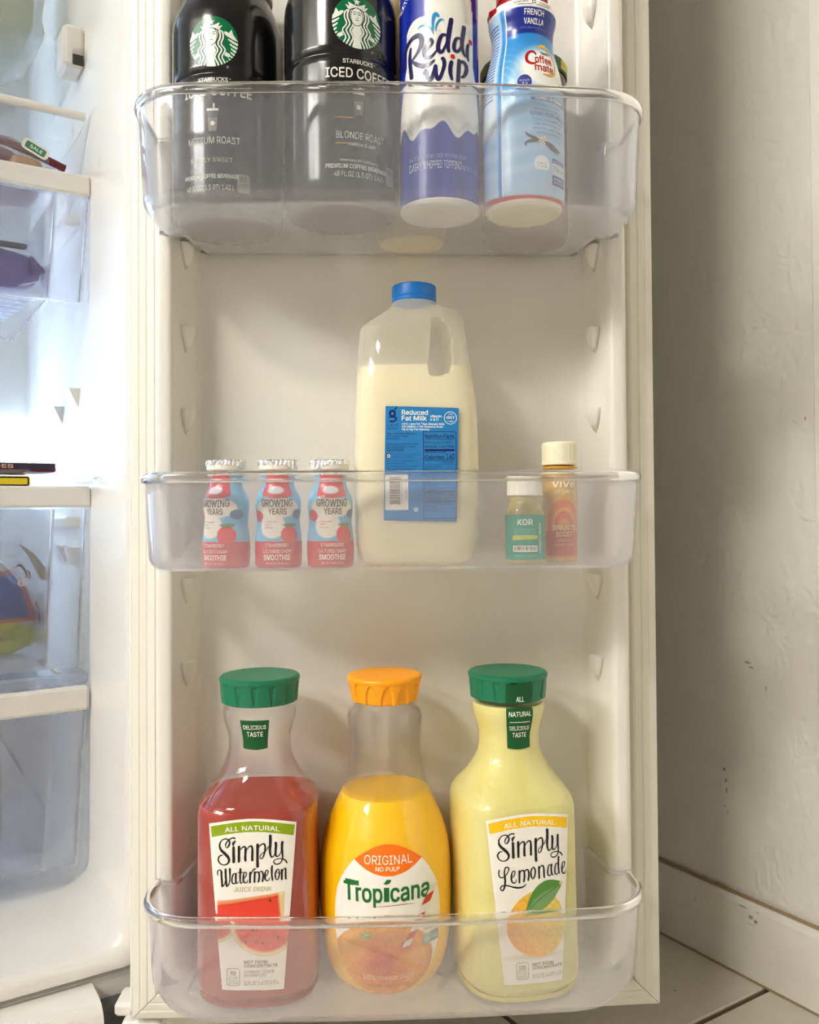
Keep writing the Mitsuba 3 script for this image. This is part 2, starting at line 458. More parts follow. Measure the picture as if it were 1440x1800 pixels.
# toe grille with a hollowed face, and the dark recess beside it
gr = [(CB + .002, .018), (CB + .002, .0770), (.898, .0772), (.888, .0752), (.880, .068), (.876, .056), (.881, .040), (.889, .028), (.892, .018)]
put(FR + '__toe_grille', inF(loft([[(a, b, z) for b, z in gr] for a in (.203, -.66)])), 'fridge_white', 35)
put(FR + '__freezer_door', inF(bx(-.69, A0 - .032, .855, CB, .10, 1.83, .012)), 'fridge_white', False)
put(FR + '__toe_recess', inF(bx(.206, .262, .908, CB + .002, .02, .0585, .003)), 'dark_metal', False)
hx = [bx(-.262, -.243, .872, .905, .060, .0735, .003), bx(-.252, -.213, .858, .90, .045, .0625, .004)]
put(FR + '__hinge', join(*hx), 'fridge_white', False)
put(FR + '__hinge__pin', turned([(.005, .02), (.006, .021), (.006, .048), (.003, .05)], 20, at=(-.236, .885, 0)), 'dark_metal')
put(FR + '__foot', join(turned([(.010, 0.0), (.010, .012), (.006, .014), (.006, .045)], 24, at=(-.21, .90, 0)), bx(-.225, -.1, .885, .93, .042, .058, .003)), 'gasket_cream', False)

# moulded side rails that carry the shelves
for zc, n in ((.935, 1), (.55, 1), (.335, 1)):
    put(FR + '__rail', inF(bx(.218, .2375, 1.15, 1.42, zc - .012, zc + .004, .003)), 'fridge_white', False)
for b, z in ((1.27, .703), (1.17, .716), (1.17, .514), (1.25, .514)):
    q = np.array([(0, -.022, 0), (0, .022, 0), (-.014, -.020, 0), (-.014, .020, 0), (-.016, 0, .0), (0, -.014, -.026), (0, .014, -.026), (-.009, 0, -.022)])
    put(FR + '__shelf_support', inF(trimesh.convex.convex_hull(q + [.2372, b, z])), 'fridge_white', 30)
# grey bracket near the top, the upper glass shelf and its rod
brk = join(bx(.211, .2372, 1.12, 1.165, 1.112, 1.166, .005))
put(FR + '__bracket', inF(brk), 'trim_white', False)
put(FR + '__bracket__slot', inF(bx(.222, .2345, 1.1185, 1.1205, 1.115, 1.128, .0004)), 'dark_gap', False)
put(FR + '__shelf', inF(bx(-.245, .2355, 1.10, 1.44, 1.0385, 1.0425)), 'clear_sheet', False)
put(FR + '__shelf__front_rod', inF(tube([(a, 1.094, 1.0405) for a in (-.245, .0, .231)], .0052, 16)), 'trim_white', True)

# glass shelves with a white front trim; clear drawers under them
SHELF = [(.9415, .9665), (.565, .590)]
for z0, z1 in SHELF:
    s = put(FR + '__shelf', inF(bx(-.245, .236, 1.10, 1.42, z1 - .006, z1 - .002)), 'clear_sheet', False)
    put(s + '__front_trim', inF(bx(-.245, .2362, 1.086, 1.104, z0, z1, .0025)), 'trim_white', False)
s = put(FR + '__shelf', inF(join(bx(-.245, .234, 1.088, 1.42, .3535, .3665, .003))), 'drawer_plastic', False)
put(s + '__rib', inF(bx(.199, .2045, 1.10, 1.40, .3667, .3685, .0006)), 'trim_white', False)


def drawer(z_top, z_bot, a_top, a_bot, tilt, ribs=True, handle=None):
    """A clear drawer: front plate with softened edges, box body behind it, ribbed floor."""
    k = FR + '__drawer'
    while k + '__front' in scene or k in scene:
        n = int(k[-3:]) + 1 if k[-3:].isdigit() else 1
        k = f'{FR}__drawer_{n:03d}'
    bf, bb = 1.09, 1.40
    fz = np.linspace(z_bot, z_top, 6)
    q = lambda z, t: np.interp(z, [z_bot, z_top], [a_bot, a_top]) - t
    prof = []
    for z in fz:
        a = q(z, 0); y = bf + tilt * (z_top - z)
        prof.append([(-.24, y + .0035, z), (-.24, y, z), (a - .003, y, z), (a, y + .003, z), (a, y + .012, z), (a - .003, y + .012, z), (a - .003, y + .0035, z)])
    body = [loft(prof)]
    ins = .036
    side = []
    for z in fz:
        a = q(z, ins); side.append([(a, bf + .004 + tilt * (z_top - z), z), (a, bb, z), (a - .0028, bb, z), (a - .0028, bf + .004 + tilt * (z_top - z), z)])
    body.append(loft(side))
    zf = z_bot + .006
    af = a_bot - ins
    body.append(bx(-.24, af - .001, bf + .006, bb, zf - .003, zf, .001))
    rib = []
    for i in range(8 if ribs else 0):
        b = bf + .016 + i * .024
        rib.append(bx(-.235, af - .012 - .0025 * i, b, b + .010, zf - .0045, zf + .0055, .002))
    put(k, inF(join(*body)), 'drawer_plastic', False)
    for m in rib:
        put(k + '__rib', inF(m), 'rib_plastic', False)
    put(k + '__edge', inF(join(tube([(q(z, .0012), bf + .0012 + tilt * (z_top - z), z) for z in fz], .0022, 8), tube([(q(z, ins + .0014), bf + .004 + tilt * (z_top - z), z) for z in fz], .002, 8))), 'clear_solid', True)
    if handle:
        put(k + '__handle', inF(bx(-.24, .2338, 1.083, 1.094, handle[0], handle[1], .0035)), 'trim_white', False)


drawer(.9405, .812, .2350, .2262, .0, True)
drawer(.5625, .374, .2318, .2240, .0, True)
drawer(.3225, .140, .2310, .2200, .0, True, (.3225, .3515))
# lit lamp cover at the back wall
put(FR + '__lamp', inF(bx(-.03, .225, 1.437, 1.449, .612, .690, .004)), 'trim_white', False, emitter={'type': 'area', 'radiance': {'type': 'rgb', 'value': [3.0 * x for x in FRIDGE_LIGHT]}})
put(FR + '__light_tower', inF(bx(-.20, -.04, 1.437, 1.449, .45, 1.55, .004)), 'trim_white', False, emitter={'type': 'area', 'radiance': {'type': 'rgb', 'value': list(FRIDGE_LIGHT)}})

# ---------------------------------------------------------------- the door: slab, gasket, moulded liner with a raised border
DX0, DX1, DZ0, DZ1 = -0.2430, 0.2775, 0.0695, 1.72
D = FR + '__door'
put(D, join(bx(DX0, DX1, .8735, .925, DZ0 + .002, DZ1, .004), bx(DX0, -.2075, .8615, .874, DZ0 + .002, DZ1, .001), bx(.2405, DX1, .8615, .874, DZ0 + .002, DZ1, .001), bx(-.2075, .2405, .8615, .874, DZ0 + .002, .105, .001)), 'fridge_white', False)
GI = .0265
gp = [(0, .8622), (0, .8535), (.0012, .8520), (.0075, .8506), (.0083, .8511), (.0092, .8511), (.0100, .8501), (.0150, .8494), (.0158, .8500), (.0166, .8500), (.0174, .8492), (.0232, .8486), (.0250, .8500), (.0262, .8560), (GI, .8622)]
cor = [(DX0 + .004, DZ0, 1, 1), (DX1, DZ0, -1, 1), (DX1, DZ1, -1, -1), (DX0 + .004, DZ1, 1, -1)]
for k in range(4):
    (xa, za, sa, ta), (xb, zb, sb, tb) = cor[k], cor[(k + 1) % 4]
    dirv = np.array([xb - xa, 0, zb - za]); dirv = dirv / np.linalg.norm(dirv) * .0004
    n = 14
    rows = []
    for t in np.linspace(0, 1, n):
        bow = .0035 * math.sin(math.pi * t) if k == 0 else 0.0
        rows.append([np.array([xa + sa * s, y, za + ta * s - bow]) * (1 - t) + np.array([xb + sb * s, y, zb + tb * s - bow]) * t + dirv * (1 - 2 * t) for s, y in gp])
    put(D + '__gasket', loft(rows), 'gasket_cream', 40)
LX0, LX1, LZ0, LZ1 = -0.2085, 0.2415, 0.1040, 1.69


def ring_d(ins, y, r=.035, bot=0.0):
    q = rrect(LX0 + ins, LX1 - ins, LZ0 + ins + bot, LZ1 - ins, r, 10)
    return np.stack([q[:, 0], np.full(len(q), y), q[:, 1]], 1)


dl = loft([ring_d(0, .862), ring_d(.001, .828), ring_d(.002, .8165), ring_d(.0045, .8125), ring_d(.008, .8115), ring_d(.0135, .8115), ring_d(.0165, .8122), ring_d(.0185, .8140), ring_d(.0198, .8180), ring_d(.0245, .842, .034),
           ring_d(.029, .862, .032), ring_d(.0305, .8665, .03), ring_d(.034, .8695, .028), ring_d(.040, .8705, .025), ring_d(.060, .8708, .02)], cap0=False)
put(D + '__liner', dl, 'liner_white', 50)
lug = lambda s: trimesh.convex.convex_hull(np.array([(s * .0085 * math.cos(a), .0115 * math.sin(a), z) for z in (0, -.007) for a in np.linspace(-math.pi / 2, math.pi / 2, 15)] +
                                           [(s * .0055 * math.cos(a), .0075 * math.sin(a), -.016) for a in np.linspace(-math.pi / 2, math.pi / 2, 9)] + [(-.001 * s, 0, -.026), (-s * .004, .0105, 0), (-s * .004, -.0105, 0)]))
for z in (1.060, .818, .737, .658, .495, .415):
    for s, x in ((1, -.1838), (-1, .2162)):
        m = lug(s); m.apply_translation([x, .843, z])
        put(D + '__bin_support', m, 'liner_white', 60)


# ---------------------------------------------------------------- clear door bins
def bin_outline(yf, xl=-.2035, xr=.2340, r=.052, bulge=.010, n=320):
    """Plan of a door bin: wide in front of the door's raised border, narrower where it slips between its sides."""
    back = [(-.1770, .8655), (-.1845, .8125)], [(.2165, .8125), (.2085, .8655)]
    w = .8085
    front = [(x, yf + bulge * ((x - (xl + xr) / 2) / ((xr - xl) / 2)) ** 2) for x in np.linspace(xl, xr, 40)]
    wide = Polygon(front + [(xr, w + 3 * r), (xl, w + 3 * r)]).buffer(-r, 16).buffer(r, 16).intersection(sbox(-1, 0, 1, w))
    g = unary_union([wide, Polygon([(-.1845, w - .02), (.2165, w - .02)] + back[1] + back[0])])
    g = g.buffer(.003).buffer(-.006).buffer(.003)
    c = np.array(g.exterior.coords)[:-1]
    if not g.exterior.is_ccw:
        c = c[::-1]
    ls = LineString(np.vstack([c, c[:1]])); L = ls.length
    p = np.array([ls.interpolate(L * i / n).coords[0] for i in range(n)])
    p = np.roll(p, -int(np.argmax(p[:, 1] - p[:, 0] * .01)), axis=0)
    return p


def inset(p, d):
    t = np.roll(p, -1, 0) - np.roll(p, 1, 0); t /= np.linalg.norm(t, axis=1, keepdims=True)
    return p + d * np.stack([-t[:, 1], t[:, 0]], 1)


def flat_cap(ring, z, upward):
    v, f = trimesh.creation.triangulate_polygon(Polygon(ring), engine='earcut')
    m = trimesh.Trimesh(np.column_stack([v, np.full(len(v), z)]), f, process=False)
    if (m.face_normals[0, 2] > 0) != upward:
        m.invert()
    return m


def door_bin(label, yf, z0, z1, rb, draft=.004, fr=1.0):
    key = 'door_bin'
    n = 0
    while key + '__rim' in scene:
        n += 1; key = f'door_bin_{n:03d}'
    p = bin_outline(yf)
    th = .0024
    a = np.linspace(0, math.pi / 2, 9)

    def rings(d, lift, rad):
        out = []
        for t in a:
            out.append((d + draft + rad * (1 - math.sin(t)), z0 + lift + rad * (1 - math.cos(t))))
        for t in np.linspace(0, 1, 5)[1:]:
            z = z0 + lift + rad; out.append((d + draft * (1 - t), z + (z1 - z) * t))
        return out
    ro, ri = rings(0, 0, rb), rings(th, th, rb - .001)
    t_ = np.roll(p, -1, 0) - np.roll(p, 1, 0); t_ /= np.linalg.norm(t_, axis=1, keepdims=True)
    side = np.clip((np.abs(t_[:, 1]) - .15) / .6, 0, 1) * (p[:, 1] < .8075)          # 1 at the flanks, 0 along the front
    side = np.convolve(np.concatenate([side[-8:], side, side[:8]]), np.ones(17) / 17, 'valid')
    wgt = lambda d, lo: (lo + (d - lo) * (fr + (1 - fr) * side))[:, None]
    R3 = [np.column_stack([inset(p, wgt(d, 0.0)), np.full(len(p), z)]) for d, z in ro]
    S3 = [np.column_stack([inset(p, wgt(d, th)), np.full(len(p), z)]) for d, z in ri]
    wall = loft(R3 + S3[::-1], False, False)
    b0, b1 = flat_cap(R3[0][:, :2], z0, False), flat_cap(S3[0][:, :2], z0 + th, True)
    body = join(wall, b0, b1)
    put(key, body, 'bin_plastic', 35, interior={'type': 'ref', 'id': 'bin_haze'})
    front = np.where(p[:, 1] < .8075)[0]
    q = p[front]
    rim = np.column_stack([inset(q, .0006), np.full(len(q), z1 - .003)])
    put(key + '__rim', tube(rim, .0036, 12, squash=1.35), 'clear_solid', True)
    back = np.where(p[:, 1] >= .8075)[0]; k = np.where(np.diff(back) > 1)[0]
    for seg in np.split(back, k + 1):
        if len(seg) > 8:
            s_ = p[seg]; s_ = s_[(s_[:, 1] < .862)]
            if len(s_) > 6:
                lf = s_[s_[:, 0] < 0]; rt = s_[s_[:, 0] > 0]
                for e in (lf, rt):
                    if len(e) > 5:
                        put(key + '__side_rim', tube(np.column_stack([inset(e, .001), np.full(len(e), z1 - .002)]), .002, 10, squash=1.4), 'clear_solid', True)
    tag(key, label, 'door bin')
    return key


door_bin('deep clear plastic door bin at the top holding coffee bottles and creamer', .697, .8125, .906, .012)
door_bin('shallow clear plastic door bin in the middle holding the milk jug', .714, .5083, .5905, .012)
door_bin('clear plastic door bin at the bottom holding three juice bottles', .722, .1315, .2215, .028, .004, .35)

# ---------------------------------------------------------------- juice bottles on the lowest bin
BLACK, WHITE = (22, 18, 18), (246, 242, 234)
Z3 = .1342                                  # floor of the lowest bin


def script_simply(a, dx, dy, s, c):
    """The hand-lettered word on the two carafe labels, drawn with a brush of changing width."""
    S = lambda p, w: a.stroke([(dx + x * s, dy + y * s) for x, y in p], [q * s for q in np.atleast_1d(w)], c, 3)
    S([(252, 490), (246, 462), (258, 425), (290, 388), (335, 358), (380, 360)], [8, 14, 16, 16, 14, 20])
    S([(262, 497), (292, 470), (306, 425), (292, 385), (240, 370), (190, 395), (160, 450), (170, 515), (225, 570), (280, 625), (298, 680), (265, 728), (205, 740), (155, 712), (138, 660), (160, 618), (208, 606)],
      [12, 22, 22, 16, 12, 14, 22, 34, 40, 38, 30, 18, 12, 16, 20, 18, 10])
    S([(362, 490), (364, 692)], [34, 38]); S([(386, 402), (358, 432), (360, 466)], [20, 34, 10])
    S([(440, 482), (438, 688)], [34, 32]); S([(440, 580), (480, 496), (520, 480), (532, 530), (530, 676)], [10, 12, 22, 30, 32]); S([(532, 580), (572, 490), (612, 472), (628, 520), (626, 672)], [10, 12, 22, 30, 32])
    S([(702, 458), (698, 620), (700, 764)], [38, 32, 38]); S([(702, 530), (742, 462), (790, 446), (808, 500), (796, 580), (764, 650), (738, 650), (742, 606), (800, 556), (850, 486)], [10, 12, 20, 24, 22, 14, 10, 10, 10, 10])
    S([(880, 336), (876, 500), (880, 600), (904, 640), (934, 610), (956, 560)], [38, 36, 32, 22, 10, 10])
    S([(956, 440), (954, 560), (964, 628), (996, 626), (1034, 560), (1050, 520)], [34, 32, 24, 14, 10, 10]); S([(1050, 436), (1050, 600), (1046, 690), (1004, 738), (950, 738), (926, 704), (958, 674), (1024, 668), (1080, 690), (1112, 735)], [34, 30, 20, 14, 16, 14, 10, 12, 16, 20])


def deep(z):
    """Heights along the two square carafes, which stand a little deeper in the bin than first measured."""
    return CZ + (z - CZ) * 1.0256


def neck_seal(v, key, u0, z0, z1, zsplit, lines, r_cap=None):
    """The dark green paper seal on the neck: a sheet and its lettering."""
    a = Art(.001)
    w = 11.6
    bot = lambda x: .9 * (1 - (x / (w)) ** 2)
    a.grid(lambda s, t: (u0 + (s - .5) * 2 * w, -(z0 * 1000 - bot((s - .5) * 2 * w) * 1.2) * (1 - t) - z1 * 1000 * t), 24, 30, lambda X, Y: np.tile(np.array([[8, 84, 40.]]), (len(X), 1)))
    zr = (z0 + z1) / 2
    a.put(key, v.wrap(zr), None)
    b = Art(.001)
    for t, z, h, wd in lines:
        if t == '-':
            b.poly(sbox(u0 - 9, -z * 1000 - .35, u0 + 9, -z * 1000 + .35), WHITE)
        else:
            b.text(t, u0, -z * 1000, h, WHITE, width=wd, bold=True)
    b.put(key + '__lettering', v.wrap(zr), .002, base=.0005)


def ribbed_cap(key, x, y, z, r, h, mt, lean=0.0):
    prof = [(0.001, 0), (r - .0022, 0), (r - .0012, .0006)] + [(r - .0012 + .0014 * t, .0006 + (h - .006) * t) for t in np.linspace(.05, 1, 14)] + [(r + .0006, h - .0048), (r + .0009, h - .0035), (r + .0006, h - .0018), (r - .0008, h - .0005), (r - .003, h), (r - .008, h - .0006), (r * .5, h - .001)]

    def f(th, zz_):
        t = (zz_ - .001) / (h - .0065)
        if t < 0 or t > 1.0:
            return 0 * th
        q = np.abs(((th / (2 * np.pi) * 14 + .5) % 1) - .5)
        return -.0013 * np.clip((.05 + .15 * t - q) / .035, 0, 1) * np.clip((1.0 - t) / .03, 0, 1)
    m = turned(prof, 280, f)
    m.apply_translation([x, y, z])
    put(key + '__cap', m, mt, 35)


def bottle_shell(v, key, level, n):
    """Thin clear wall round the drink; above it a wall of real thickness, which bends the light."""
    if level > v.z[-1] - .03:
        put(key + '__bottle_body', v.mesh(n=n), 'clear_sheet', True)
        return
    zs = np.unique(np.concatenate([np.linspace(v.z[0], level + .004, 60), v.z[v.z < level + .004]])); th = np.arange(n) * 2 * np.pi / n
    put(key + '__bottle_body', loft([v.pt(th, z) for z in zs], True, False), 'clear_sheet', True)
    zs = np.unique(np.concatenate([np.linspace(level + .0042, v.z[-1], 60), v.z[v.z > level + .0042]]))
    outer = [v.pt(th, z) for z in zs]; fl, v.flute = v.flute, None
    inner = [v.pt(th, z, -.0011 if fl is None else -.0017) for z in zs]; v.flute = fl
    put(key + '__neck', loft(outer + inner[::-1] + [outer[0]], False, False), 'clear_neck', True, interior={'type': 'ref', 'id': 'neck_tint' if fl is None else 'fluted_tint'})


def carafe(key, x, y, rot, juice, level, dh, lean=0.0, seal=True):
    P0 = [(.1420, .0510), (.1470, .0530), (.1560, .0538), (.2524, .0538), (.2980, .0535), (.3055, .0524), (.3100, .0503), (.3150, .0470), (.3209, .0419), (.3280, .0368), (.3361, .0323), (.3420, .0299), (.3488, .0283), (.3590, .0281), (.3666, .0297), (.3753, .0323), (.3800, .0332), (.3845, .0331), (.3862, .0322), (.3868, .0304), (.3950, .0300)]
    P0 = [(Z3, .0405), (Z3 + .0012, .0435), (Z3 + .0045, .0478)] + [(deep(z) + dh * (z - .14) / .24, r) for z, r in P0]
    v = Vessel(x, y, P0, [(Z3, 2.6), (.150, 3.2), (.295, 3.2), (.318, 2.4), (.335, 2.0), (.40, 2.0)], rot, lean)
    bottle_shell(v, key, level, 128)
    put(key + '__juice', v.mesh(Z3 + .001, level, -.0008, n=128), juice, 60)
    zc = .3862 + dh
    ribbed_cap(key, x + lean * (zc - Z3), y, zc, .0357, .0238, 'cap_green')
    return v


def carafe_label(v, key, zt, name, flavour, band, fruit, small):
    """Tapering paper label with an arched top; its artwork is drawn in units of k metres."""
    k = .0000966
    a = Art(k, 680, 125, zt)
    XL = lambda t: 415 + (285 - 415) * t; XR = lambda t: 955 + (1078 - 955) * t

    def shape(s, t):
        X = XL(t) + (XR(t) - XL(t)) * s
        arch = 54 * (1 - ((s - .5) / .5) ** 2)
        return X, 1585 - (1585 - 150 + arch) * t + 10 * s * (1 - t)
    back = lambda X, Y: fruit(X, Y, np.tile(np.array([WHITE], float), (len(X), 1)))
    W = v.wrap(.24)
    a.grid(shape, 150, 260, back)
    a.put(key + '__label', W, None)
    b = Art(k, 680, 125, zt)
    s_ = np.linspace(0, 1, 24)
    top = [(305 + (1060 - 305) * q, 172 - 54 * (1 - ((q - .5) / .5) ** 2)) for q in s_]
    bot = [(320 + (1046 - 320) * q, 262 - 54 * (1 - ((q - .5) / .5) ** 2)) for q in s_[::-1]]
    b.pts(top + bot, band, 1)
    b.text('ALL NATURAL', 683, 192, 40, WHITE, 2, width=480, bold=True, arc=.00033)
    script_simply(b, 299, 40, .615, BLACK)
    name(b)
    if flavour:
        b.text(flavour, 688, 728, 40, (190, 178, 120), 2, width=330)
    for t, x, y, h, wd, bo, c in small:
        b.text(t, x, y, h, c, 2, width=wd, bold=bo, anchor='l')
    return b, W


def watermelon_name(b):
    S = lambda p, w: b.stroke([(299 + x * .615, 40 + y * .615) for x, y in p], [q * .615 for q in np.atleast_1d(w)], BLACK, 3)
    S([(134, 890), (126, 855), (146, 815), (178, 822), (186, 870)], [12, 14, 10, 14, 24]); S([(182, 830), (190, 950), (198, 1046)], [22, 28, 26]); S([(198, 1048), (226, 1020), (250, 930)], [16, 12, 10])
    S([(246, 804), (252, 950), (264, 1040)], [28, 28, 26]); S([(264, 1044), (294, 1010), (310, 900)], [18, 12, 16]); S([(308, 796), (310, 910)], [28, 18])
    S([(396, 884), (368, 860), (342, 915), (344, 990), (366, 1004), (396, 930)], [10, 14, 20, 18, 12, 10]); S([(396, 862), (392, 950), (402, 998), (430, 975)], [24, 24, 18, 8])
    S([(458, 796), (454, 940), (464, 996), (490, 980)], [26, 24, 18, 8]); S([(428, 846), (492, 844)], [12, 12])
    for dx, dy in ((0, 0), (304, -22)):
        S([(500 + dx, 928 + dy), (538 + dx, 892 + dy), (540 + dx, 850 + dy), (516 + dx, 846 + dy), (500 + dx, 910 + dy), (508 + dx, 980 + dy), (536 + dx, 992 + dy), (562 + dx, 955 + dy)], [8, 12, 14, 12, 24, 20, 14, 8])
    S([(596, 848), (592, 988)], [26, 24]); S([(594, 910), (622, 838), (646, 806), (668, 800)], [8, 12, 16, 18])
    S([(660, 842), (656, 984)], [24, 24]); S([(658, 900), (688, 842), (708, 846), (712, 980)], [8, 14, 22, 24]); S([(714, 900), (744, 834), (764, 842), (768, 974)], [8, 14, 22, 24])
    S([(902, 768), (900, 900), (910, 966)], [26, 24, 20])
    S([(986, 812), (956, 845), (950, 925), (972, 964), (998, 925), (1004, 850), (986, 812), (968, 840), (986, 872), (1030, 868)], [10, 18, 20, 12, 16, 18, 12, 9, 8, 8])
    S([(1040, 830), (1040, 964)], [26, 24]); S([(1042, 900), (1068, 825), (1090, 812), (1096, 850), (1098, 962)], [8, 12, 18, 24, 24])


def lemonade_name(b):
    S = lambda p, w: b.stroke([(x, y) for x, y in p], w, BLACK, 3)
    S([(398, 575), (390, 605), (404, 640), (440, 632), (470, 595), (480, 562), (458, 550), (440, 585), (444, 650), (440, 715), (420, 755), (404, 745), (412, 718), (460, 712), (540, 734), (600, 732), (634, 708)], [8, 10, 9, 7, 8, 11, 10, 14, 17, 15, 10, 9, 8, 11, 15, 12, 5])
    for dx, dy in ((0, 0), (478, -32)):
        S([(500 + dx, 648 + dy), (528 + dx, 622 + dy), (532 + dx, 592 + dy), (516 + dx, 588 + dy), (500 + dx, 636 + dy), (508 + dx, 684 + dy), (528 + dx, 692 + dy), (546 + dx, 662 + dy)], [5, 8, 10, 8, 15, 13, 9, 5])
    S([(574, 590), (572, 690)], [16, 15]); S([(574, 640), (592, 590), (608, 588), (612, 684)], [5, 9, 14, 15]); S([(613, 640), (632, 586), (648, 584), (652, 676)], [5, 9, 14, 15])
    S([(704, 566), (684, 590), (680, 640), (696, 668), (714, 640), (718, 590), (704, 566)], [8, 13, 14, 9, 12, 13, 8])
    S([(754, 570), (754, 668)], [16, 15]); S([(756, 620), (776, 562), (792, 562), (800, 610), (802, 664)], [5, 8, 13, 15, 15])
    S([(872, 575), (850, 562), (836, 605), (840, 650), (856, 656), (872, 615)], [7, 9, 13, 12, 8, 6]); S([(874, 560), (872, 630), (886, 655)], [15, 15, 8])
    S([(940, 575), (922, 556), (906, 600), (910, 648), (926, 652), (944, 612)], [7, 9, 13, 12, 8, 6]); S([(946, 502), (944, 620), (954, 650)], [16, 15, 8])


def melon_fruit(X, Y, c):
    n = meshkit.noise(np.stack([X / 16, Y / 16, X * 0], 1))
    flesh = np.stack([226 + 14 * n, 62 + 30 * n, 48 + 22 * n], 1)
    # the slice at the back: a flat red face under a pale upper face, rind at its right end
    e1 = 812 - (X - 390) * .125; e2 = 862 - (X - 390) * .16
    inb = soft(e1 - Y, 8) * soft(Y - 960, 6) * soft(372 - X, 20) * soft(X - 962 + (Y - 800) * .05, 8)
    c = c * (1 - inb[:, None]) + fit(np.clip((Y - e1) / np.maximum(e2 - e1, 1), 0, 1), (0, (238, 170, 120)), (.7, (226, 130, 90)), (.85, (214, 60, 30)), (1, (232, 70, 50))) * inb[:, None]
    rind = soft(905 + (Y - 745) * .1 - X, 24) * inb
    c = over(c, (236, 226, 170), rind * .9)
    # left half slice
    d = np.hypot(X - 330, Y - 920) - 262 - 0 * X
    m = soft(d, 6) * soft(X - 506, 8) * soft(930 - Y, 8)
    c = c * (1 - m[:, None]) + fit(np.clip(-d / 60, 0, 1), (0, (190, 196, 120)), (.25, (240, 238, 205)), (.6, (226, 120, 90)), (1, (206, 72, 56))) * m[:, None]
    # front half slice
    d = np.hypot((X - 800) / 1.02, Y - 985) - 312
    m = soft(d, 5) * soft(950 + (X - 490) * .03 - Y, 5)
    ramp = fit(np.clip(-d / 60, 0, 1), (0, (196, 196, 110)), (.2, (238, 232, 190)), (.5, (240, 200, 160)), (.75, (232, 110, 88)), (1, (222, 70, 58)))
    f2 = np.clip(-d / 60, 0, 1)[:, None]
    ramp = np.where(f2 > .98, flesh * np.array([1, .95, 1.0]), ramp)
    c = c * (1 - m[:, None]) + ramp * m[:, None]
    for sx, sy in ((685, 1062), (838, 812), (770, 1185), (628, 1165), (712, 1168), (905, 1140), (990, 1030), (760, 985)):
        c = over(c, (60, 24, 18), soft(np.hypot(X - sx, (Y - sy) * .8) - 9, 6) * .85)
    return c


def lemon_fruit(X, Y, c):
    c = over(c, (214, 206, 186), soft(np.hypot((X - 700) / 240, (Y - 1352) / 26) * 1 - 1, .8) * .6)
    d = np.hypot((X - 728) / 272, (Y - 1075) / 292) - 1 + .03 * np.cos(3 * np.arctan2(Y - 1075, X - 728) + .6)
    m = soft(d, .025)
    t = np.clip(.5 + (X - 728) / 560 - (Y - 1075) / 1400, 0, 1)
    n = meshkit.fbm(np.stack([X / 22, Y / 22, X * 0], 1), 3)
    col = fit(t, (0, (236, 160, 52)), (.35, (244, 182, 62)), (.7, (240, 204, 92)), (1, (232, 206, 112))) + (n[:, None] - .5) * 34
    col = over(col, (250, 226, 140), soft(np.hypot((X - 660) / 90, (Y - 1110) / 80) - 1, 1.4) * .3)
    return c * (1 - m[:, None]) + col * m[:, None]


GREY = (120, 108, 96)
BT = 'watermelon_juice_bottle'
v = carafe(BT, -.1078, .800, 0, 'melon_juice', .3005, 0.0)
b, W = carafe_label(v, BT, deep(.3006), watermelon_name, 'JUICE DRINK', (140, 164, 10), melon_fruit,
                    [('NOT FROM', 610, 1356, 26, 205, True, GREY), ('CONCENTRATE', 610, 1390, 26, 290, True, GREY), ('WATERMELON JUICE DRINK', 610, 1440, 24, 262, False, GREY), ('WITH CHERRY JUICE', 610, 1472, 24, 194, False, GREY), ('52 FL OZ (1.6 QT) 1.53 L', 610, 1542, 34, 300, False, GREY)])
ol = Polygon(rrect(458, 574, 1395, 1545, 24)); b.poly(ol.difference(ol.buffer(-4)), GREY, 2)
b.text('90', 516, 1456, 36, GREY, 2, width=48, bold=True)
for t, y in (('CALORIES', 1482), ('PER 8 FL OZ', 1506), ('SERVING', 1530)):
    b.text(t, 516, y, 16, GREY, 2, width=86)
b.put(BT + '__label__lettering', W, .004, base=.0005)
neck_seal(v, BT + '__neck_seal', -.4, .3495, .3752, 0, [('DELICIOUS', .3672, 3.7, 18.6), ('TASTE', .3604, 4.3, 14.0)])
tag(BT, 'carafe of red watermelon juice with a green cap, half-empty neck, torn green seal', 'bottle')

BT = 'lemonade_bottle'
v = carafe(BT, .1243, .798, 9, 'lemon_juice', .3825, .001, -.016)
b, W = carafe_label(v, BT, deep(.3006), lemonade_name, None, (250, 200, 20), lemon_fruit,
                    [('NOT FROM', 672, 1436, 26, 200, True, GREY), ('CONCENTRATE', 672, 1468, 26, 280, True, GREY), ('52 FL OZ (1.6 QT) 1.53 L', 672, 1542, 34, 290, False, GREY)])
ol = Polygon(rrect(524, 636, 1395, 1545, 24)); b.poly(ol.difference(ol.buffer(-4)), GREY, 2)
b.text('120', 580, 1456, 36, GREY, 2, width=66, bold=True)
for t, y in (('CALORIES', 1482), ('PER 8 FL OZ', 1506), ('SERVING', 1530)):
    b.text(t, 580, y, 16, GREY, 2, width=84)
lf = [(600, 996), (640, 900), (690, 790), (760, 720), (850, 692), (940, 714), (975, 735), (935, 800), (850, 900), (740, 962)]
b.pts(b.curve(lf + lf[:1], 60), (84, 140, 60), 3)
b.pts([(700, 850), (800, 790), (900, 760), (960, 735), (930, 805), (850, 900), (740, 962), (600, 996)], (120, 160, 100), 4)
b.stroke([(605, 990), (720, 880), (860, 790), (970, 735)], [3, 6, 6, 8], (52, 104, 44), 5)
b.pts([(945, 715), (975, 728), (968, 756), (944, 748)], (206, 200, 150), 6)
b.put(BT + '__label__lettering', W, .004, base=.0005)
